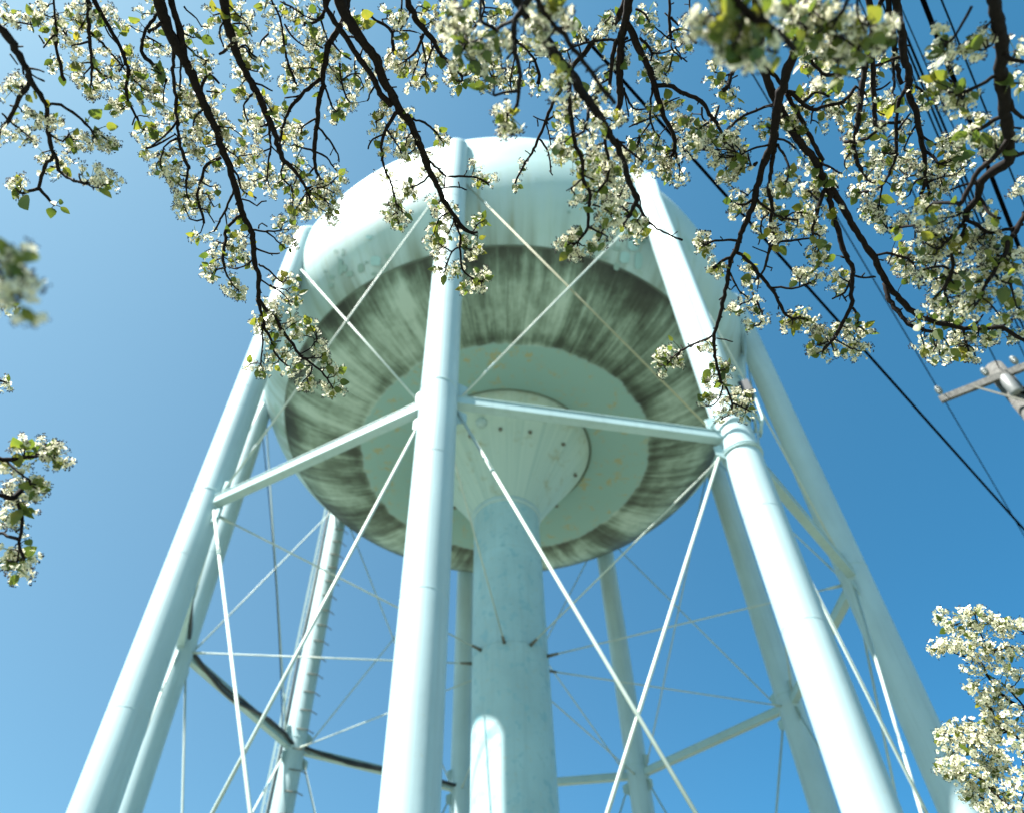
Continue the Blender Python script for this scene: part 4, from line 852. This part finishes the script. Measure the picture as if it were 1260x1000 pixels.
 clusters='1010,60 1000,68 990,74 980,68 994,64 1005,108 1010,116 1020,116 1002,112 1030,128 1025,136 1036,134 1045,120 1050,126 980,120 985,135 975,134 975,150 978,156 963,150 985,162 992,128 968,160 990,198 1000,205 995,212 1005,220 1000,228 990,232 992,240 998,246 1010,226 1005,312 1010,320 1000,316 1014,312 1032,348 1035,342 1028,354 1038,352 1025,342 1005,410 1015,408 1010,420 1000,424 1003,435 998,418 1020,418 1025,430 1030,404 1040,402 1050,396 1060,402 1066,410 1055,416 1045,410 1050,430 1060,432 1045,422 1020,440 1012,438 1054,436 1068,404 1110,308 1118,313 1125,320 1115,326 1108,330 1120,335 1130,330 1125,345 1115,342 1130,342 1104,322 1112,316 1122,306 1150,390 1160,402 1145,410 1155,416 1165,410 1175,415 1140,420 1150,426 1160,430 1170,428 1145,436 1155,440 1136,430 1166,438 1185,430 1195,436 1190,442 1200,425 1206,420 1200,412 1215,420 1182,438 1212,414 1200,440 1165,390 1172,396 1180,386 1140,386 1130,396 1150,398 1170,404 1240,415 1246,405 1255,412 1176,424 1180,412 1228,412 1230,396 972,48 984,36 996,48 1004,80 1018,84 1040,140 1012,148 996,158 984,176 1024,220 1014,238 1020,250 1024,262 996,280 1004,290 1012,300 992,268 998,256',
 leaves='1010,222,19 1022,226,20 1003,212,15 1010,300,17 1020,318,15 1000,296,13 1022,268,17 1028,276,13 985,160,13 1115,345,12 1112,308,11 1105,292,12 1130,404,16 1155,412,16 1165,398,16 1148,402,13 1212,406,13 1222,412,13 1200,402,12 1036,352,11 1056,400,12 996,426,9 1044,396,10 994,72,12 1005,74,10 1030,106,18 978,134,12 990,160,11')),
# dense upright twigs at the right
(2, dict(d=(2.2, 2.45), yr=(0, 340), lines=[
 '1102,-12 1105,17 1110,43 1112,68 1118,90 1119,117 1127,137 1130,155 1134,173 1138,195 1139,222 1134,240|9,8.5,8,7,6,5,4', '1066,-10 1074,20 1073,40 1074,86 1076,144 1078,160|7,6.5,5.5,4.5', '1066,70 1062,97 1058,126 1055,150 1054,161 1051,186 1060,211|7,6,4.6', '1092,-10 1094,14 1099,40 1103,77 1109,104|6.5,6,4.6', '1100,70 1099,72 1100,101 1097,119|4',
 '1112,71 1100,72 1080,81 1062,83|4,3', '1118,106 1109,119 1098,130|5,3.4', '1119,102 1136,113 1150,115|3,2.4', '1074,112 1084,110 1096,101|3', '1106,122 1104,133 1103,171 1103,188|4.6,3.6', '1130,152 1123,161 1112,184|2.8', '1040,175 1054,175 1068,170 1080,161 1090,152|4,3', '1108,150 1096,152 1084,150 1072,152|4', '1139,220 1128,222 1119,238|3', '1104,190 1092,218 1081,231 1056,238|3.2,2.6', '1085,227 1082,253|2.8', '1139,208 1126,216 1117,216 1107,209|2.8', '1142,276 1126,277 1110,280 1090,280|3,2.4', '1128,276 1126,294|2.4', '1137,186 1145,190 1155,202|3.6,2.6', '1139,224 1150,222 1162,217|3', '1139,222 1144,240 1140,262|3.4', '1086,0 1074,20 1060,44|5,4', '1074,18 1058,34 1052,60|4.6', '1104,188 1096,190 1086,188|3', '1120,140 1112,150 1106,160|3', '1132,165 1142,172 1150,178|3', '1060,210 1068,222 1076,226|2.6', '1052,186 1044,190 1040,198|2.6', '1064,90 1056,96|3', '1056,130 1046,134|2.6', '1052,108 1060,110 1066,118|3'],
 clusters='1060,60 1070,70 1064,78 1055,86 1070,90 1080,66 1052,74 1060,96 1065,114 1060,150 1070,155 1055,160 1065,166 1080,160 1090,156 1075,174 1050,170 1045,180 1065,186 1085,180 1095,170 1045,195 1042,206 1056,215 1065,215 1075,210 1085,200 1095,200 1090,190 1100,195 1106,180 1115,186 1120,175 1110,196 1125,195 1130,188 1085,216 1075,225 1060,236 1055,230 1050,238 1065,242 1075,250 1080,258 1070,260 1064,266 1075,272 1086,265 1084,280 1088,272 1104,270 1110,276 1116,268 1108,286 1112,292 1100,278 1085,126 1095,120 1090,136 1100,115 1130,116 1136,125 1140,118 1128,128 1100,230 1110,232 1108,246 1116,240 1098,206 1108,210 1086,206 1070,200 1076,190 1060,196 1096,184 1090,172 1102,166 1116,164 1124,186 1132,202 1126,206 1072,236 1068,254 1078,264 1082,148 1098,146 1114,200 1156,172 1150,180 1162,178 1172,184 1182,186 1175,196 1186,190 1190,180 1168,170 1178,176 1165,205 1150,214 1158,222 1170,215 1180,210 1186,202 1160,232 1168,226 1145,226 1150,236 1174,204 1190,198 1142,238 1154,206 1146,196 1064,132 1046,112 1070,108 1088,60 1092,76 1042,150 1120,150 1048,58 1140,206 1130,216',
 leaves='1052,240,16 1050,248,10 1092,246,17 1060,178,11 1124,110,12 1150,186,15 1104,232,14 1110,226,11 1140,246,17 1128,252,16 1070,75,12 1084,92,11 1110,136,15 1098,132,15 1058,220,10 1064,56,12 1100,20,12 1180,196,13 1192,190,12 1144,178,11 1108,124,12')),
# thick dark right-edge bough
(2, dict(d=(1.55, 2.0), yr=(0, 340), label='thick dark branch hanging down the right edge', lines=[
 '1222,-14 1227,19 1229,36 1233,63 1231,90 1236,117 1238,144 1242,168 1242,188 1240,199 1220,213 1207,226 1202,245 1191,258 1188,272|13,13,12.5,12,11,10,7,6', '1231,92 1222,94 1204,106 1182,115|5,3.6', '1237,140 1233,142 1213,153 1204,160|5.5,4', '1196,8 1190,20 1180,36 1170,52|3.2,3', '1234,66 1246,74 1260,76|6', '1241,170 1230,186 1220,197 1206,209 1195,226 1188,242 1180,254|5.6,4.6', '1184,251 1168,250 1158,249 1148,250|4.2,3', '1206,224 1190,226 1170,234|3.6,2.6', '1207,244 1216,262 1231,269|3.8,3', '1189,270 1207,280 1220,287 1245,281 1260,276|4.2,4', '1186,272 1173,289 1155,307|3.8,2.8', '1188,276 1184,290 1166,317|4,3', '1262,262 1252,280 1243,294 1235,315 1222,336 1212,351 1207,366|5.6,4.6,3.4', '1186,288 1172,309 1172,332 1163,355 1170,380|4.4,3.4', '1136,332 1151,328 1160,327 1168,331|3.6', '1150,328 1152,320|2.6', '1230,30 1220,56 1214,60|3', '1222,337 1232,346 1244,350|3', '1207,366 1200,376|3', '1164,350 1156,360 1150,366|2.8', '1170,335 1182,338 1192,344|2.8', '1230,60 1222,58|3', '1184,262 1176,266 1166,268|2.8', '1240,120 1250,140 1262,146|5', '1240,180 1252,190 1262,188|6', '1168,336 1158,342 1148,344|2.6', '1213,350 1204,346 1196,350|2.4'],
 clusters='1155,48 1162,58 1152,64 1146,58 1166,66 1204,54 1196,62 1210,66 1200,72 1208,50 1170,120 1180,126 1190,120 1176,132 1196,116 1165,118 1184,134 1190,165 1200,160 1206,154 1196,170 1186,172 1222,172 1218,180 1230,166 1226,182 1145,98 1156,104 1160,96 1145,256 1136,260 1150,264 1140,276 1134,266 1170,265 1180,262 1190,270 1176,276 1200,265 1210,260 1205,275 1215,272 1195,285 1200,295 1206,286 1216,292 1190,292 1210,302 1150,290 1145,284 1136,290 1140,300 1150,305 1160,300 1165,310 1155,316 1145,315 1175,305 1185,310 1180,320 1170,325 1190,320 1196,308 1230,300 1226,310 1220,320 1216,314 1236,306 1242,312 1150,336 1156,345 1165,340 1175,346 1160,352 1150,365 1145,374 1156,380 1165,372 1175,378 1182,372 1180,362 1186,380 1160,364 1140,380 1205,344 1195,350 1200,360 1210,370 1194,370 1206,378 1220,375 1215,360 1225,380 1200,386 1192,380 1235,390 1241,384 1244,396 1225,330 1230,340 1216,335 1226,350 1234,328 1246,340 1250,300 1252,318 1238,262 1246,270 1228,272 1160,272 1156,284 1172,286 1186,280 1214,284 1168,296 1182,298 1200,308 1208,312 1250,60 1256,100 1254,160 1256,230 1250,366 1256,384 1180,332 1190,336 1148,326 1140,336 1136,310 1142,322',
 leaves='1158,78,18 1140,98,14 1158,92,16 1182,105,18 1200,118,12 1237,100,22 1240,108,16 1142,60,8 1192,264,15 1200,168,14 1230,278,16 1224,274,12 1240,300,18 1188,340,17 1192,352,15 1176,352,17 1234,364,18 1214,330,14 1160,372,14 1150,340,12 1146,274,16 1140,290,16 1196,284,14 1174,246,10 1240,330,14 1216,312,12')),
# soft tips at the left edge
(3, dict(d=(.78, .78), label='soft out-of-focus tip at the left edge, upper one', lines=['-30,300 -10,318 8,328 22,340|7,5', '8,328 18,350 26,360|4', '-2,330 10,352 18,372|4,3'],
 clusters='10,322 24,336 14,350 22,362 2,336', leaves='20,312,20 28,348,22 16,360,18 10,330,20 22,334,20')),
(3, dict(d=(1.7, 1.75), yr=(530, 710), label='blossoming tip at the left edge, lower one', lines=['-40,556 -16,560 8,566 30,563 45,561 58,556|8,6,4,3', '-30,600 -8,606 14,612 28,600|6,4', '20,612 28,640 24,668 30,690|4,3', '-20,650 4,656 22,664|4', '8,566 22,580 36,590|3', '44,561 56,560 68,556|2.6', '24,668 20,700|2.4'],
 clusters='58,545 66,555 75,566 66,566 58,552 72,552 30,580 40,595 50,592 24,600 35,610 45,604 20,620 22,650 26,665 35,675 20,684 32,692 24,700 18,712 14,590 16,604 38,582 30,622 12,634 12,664 40,684 14,676 20,575 26,546 18,540 46,548 6,600 4,640 6,688 28,704 44,600 34,600',
 leaves='20,545,20 36,548,20 44,552,13 32,628,24 20,636,20 22,566,16 36,668,12 14,696,12')),
(3, dict(d=(2.2, 2.2), label='tiny blossoming twig at the left edge', lines=['-20,366 4,372 20,378|3,2', '-16,462 0,468 10,472|3,2'], clusters='18,378 10,382 4,474', leaves='20,384,10')),
]
for i, (jj, spec) in enumerate(BOUGHS):
    grow_branch(pear, J[jj], spec, 100+i)

# the sunlit tree at the lower right
TR2 = (2.9, 2.7, 0.0)
pear2 = tag(empty('pear_tree', TR2), 'bright sunlit pear tree in white blossom at the lower right corner', 'tree', 'blossoming pear trees')
J2 = np.array((2.85, 2.75, 2.6))
mb = MB(); P, Rr = smooth_path([TR2, (2.88, 2.72, .9), (2.86, 2.74, 1.8), J2], [.12, .09, .075, .05], .1)
tube(mb, P, [r*(1+.05*math.sin(i*1.9)) for i, r in enumerate(Rr)], 14); mb.build('trunk', M_BARK, pear2, TR2)
spec = dict(d=(3.0, 3.05), yr=(740, 1000), lines=[
 '1330,900 1290,884 1262,872 1243,862 1220,840 1206,814 1190,806|8,6,4.5,3,2', '1206,812 1188,808 1175,803 1162,797 1154,795|2.4,1.8', '1320,830 1285,810 1262,800 1240,796 1218,800 1206,790|6,4,2.4', '1216,798 1205,775 1200,756|2.4', '1200,775 1186,766 1172,770|2', '1262,872 1240,846 1222,833|3', '1330,960 1290,930 1262,912 1240,900 1222,880 1214,858|7,5,2.6', '1240,900 1215,905 1195,915 1180,908|2.6', '1320,1010 1280,1004 1240,990 1212,962 1196,950 1176,950|6,4,2.4', '1240,990 1205,980 1190,972|2.4', '1222,880 1206,890 1190,884|2', '1222,944 1206,930 1196,918|2.2', '1285,808 1262,780 1240,768 1222,764|3', '1290,1040 1262,1020 1230,1010|4', '1195,915 1176,900 1162,902|1.8', '1176,800 1180,786|1.8'],
 clusters='1150,795 1154,756 1165,752 1160,762 1185,756 1195,748 1205,752 1190,758 1166,770 1180,770 1200,765 1215,770 1225,766 1240,775 1172,778 1160,790 1170,798 1154,797 1185,790 1200,788 1215,785 1230,790 1243,795 1190,805 1205,808 1220,805 1236,812 1195,822 1210,825 1225,830 1240,830 1192,842 1206,845 1200,836 1215,855 1210,864 1230,850 1236,870 1220,875 1244,865 1230,885 1242,896 1166,895 1155,904 1160,915 1175,900 1186,895 1195,905 1180,915 1170,924 1190,920 1200,926 1215,900 1210,915 1225,910 1230,925 1244,915 1158,945 1165,952 1175,956 1185,940 1195,945 1210,940 1225,946 1240,940 1190,960 1200,966 1215,960 1230,965 1244,960 1186,976 1205,980 1220,984 1240,980 1196,986 1172,960 1180,890 1192,892 1204,900 1218,892 1240,884 1250,850 1256,800 1254,830 1258,880 1256,910 1258,950 1254,980 1210,996 1230,998 1250,1000 1216,756 1234,762 1250,770 1230,778 1206,776 1190,780 1178,792 1196,796 1210,795 1224,796 1236,800 1228,815 1214,816 1236,842 1220,846 1206,856 1226,862 1214,885 1228,896 1206,908 1186,906 1168,908 1218,920 1206,934 1222,934 1236,930 1180,948 1206,950 1218,952 1236,950 1206,972 1194,974 1224,974 1236,972 1176,936 1168,938 1262,900 1264,930 1262,970',
 leaves='1170,765,9 1160,776,9 1205,770,9 1215,760,9 1195,796,9 1212,812,9 1160,800,8 1200,842,9 1180,895,9 1170,910,9 1215,905,10 1200,915,9 1225,900,10 1190,925,9 1165,955,9 1200,950,10 1225,955,10 1210,970,11 1190,980,10 1235,945,10 1215,990,10 1240,820,9 1155,900,8')
grow_branch(pear2, J2, spec, 300, cs=1.18, leafy=1.6, tw=.7, push=-.03, thin=.06, protos=CL2)
rc = random.Random(9); mbw = MB(); mbb = MB(); mbl = MB()
def visible(p):
    v = p-CAM; z = v@FW
    if z < .1: return False
    x = 630+PPX+FPX*(v@RT)/z; y = 500+PPY-FPX*(v@UP)/z
    return -30 < x < 1275 and -30 < y < 1030
for i in range(60):                                    # the rest of its crown, right of and below the picture
    for _ in range(30):
        e = J2+np.array([rc.uniform(-.35, 1.3), rc.uniform(-.9, .9), rc.uniform(-.6, .75)])
        if not any(visible(J2+(e-J2)*t+o) for t in (.4, .7, 1, 1.1) for o in (0, np.array((-.08, 0, .08)))): break
    else: continue
    P, Rr = smooth_path([J2-np.array([0, 0, rc.uniform(0, .7)]), (J2+e)/2+RNG.normal(size=3)*.03, e], [.016, .010, .003], .06); tube(mbw, P, Rr, 5)
    for q in range(16):
        p = P[rc.randrange(len(P)//3, len(P))]+RNG.normal(size=3)*.05
        if visible(p): continue
        put(mbb, rc.choice(CL), rot_to(RNG.normal(size=3), rc), p, 1.1)
        la = RNG.normal(size=3); la /= np.linalg.norm(la); t, u, w_ = frame(la); put(mbl, rc.choice(LEAVES), np.stack([t, u, w_], 1), p, .025, 0)
br = mbw.build('branch', M_BARK, pear2, TR2); mbb.build('blossoms', [M_PETAL, M_STEM, M_ANTHER], br, TR2, smooth=False); mbl.build('leaves', M_LEAF, br, TR2)

# ------------------------------------------------------------------ light and camera
SUN_AZ, SUN_EL = math.radians(234.7), math.radians(57)
sd = Vector((math.sin(SUN_AZ)*math.cos(SUN_EL), math.cos(SUN_AZ)*math.cos(SUN_EL), math.sin(SUN_EL)))
sl = bpy.data.lights.new('sun', 'SUN'); sl.energy = 5.0; sl.angle = math.radians(.53); sl.color = (1, .96, .89)
so = bpy.data.objects.new('sun', sl); COL.objects.link(so); so.rotation_euler = sd.to_track_quat('Z', 'Y').to_euler()
so.location = (-20, -20, 40)
w = bpy.data.worlds.new('World'); scene.world = w; w.use_nodes = True
nt = w.node_tree; bg = nt.nodes['Background']
sky = nt.nodes.new('ShaderNodeTexSky'); sky.sky_type = 'NISHITA'; sky.sun_disc = False
sky.sun_elevation = SUN_EL; sky.sun_rotation = SUN_AZ; sky.air_density = 1.0; sky.dust_density = .6; sky.ozone_density = 1.6
tcw = nt.nodes.new('ShaderNodeTexCoord'); sx = nt.nodes.new('ShaderNodeSeparateXYZ'); nt.links.new(tcw.outputs['Generated'], sx.inputs[0])
mr = nt.nodes.new('ShaderNodeMapRange'); mr.interpolation_type = 'SMOOTHSTEP'; mr.inputs[1].default_value = -.75; mr.inputs[2].default_value = .60
nt.links.new(sx.outputs[0], mr.inputs[0])       # paler towards the sunny western side, deeper blue in the east
skc = mixc(nt, 1.0, sky.outputs[0], mixc(nt, mr.outputs[0], (1.22, 1.46, 1.18), (.36, .98, 1.06)), 'MULTIPLY')
mz = nt.nodes.new('ShaderNodeMapRange'); mz.inputs[1].default_value = .25; mz.inputs[2].default_value = .85
nt.links.new(sx.outputs[2], mz.inputs[0])
nt.links.new(mixc(nt, 1.0, skc, mixc(nt, mz.outputs[0], (.56, .70, .84), (1.08, 1.06, 1.02)), 'MULTIPLY'), bg.inputs[0]); bg.inputs[1].default_value = .051
cam = bpy.data.cameras.new('camera'); co = bpy.data.objects.new('camera', cam); COL.objects.link(co)
mtx = Matrix(((RT[0], UP[0], -FW[0], CAM[0]), (RT[1], UP[1], -FW[1], CAM[1]), (RT[2], UP[2], -FW[2], CAM[2]), (0, 0, 0, 1)))
co.matrix_world = mtx
cam.sensor_fit = 'HORIZONTAL'; cam.sensor_width = 36; cam.lens = FPX/1260*36
cam.shift_x = -PPX/1260; cam.shift_y = PPY/1260
cam.clip_start = .02; cam.clip_end = 5000
cam.dof.use_dof = True; cam.dof.focus_distance = 2.1; cam.dof.aperture_fstop = cam.lens/9.0
scene.camera = co
scene.view_settings.view_transform = 'Standard'; scene.view_settings.look = 'None'
scene.view_settings.exposure = 1.9; scene.view_settings.gamma = 1
scene.render.resolution_x = 1024; scene.render.resolution_y = 812
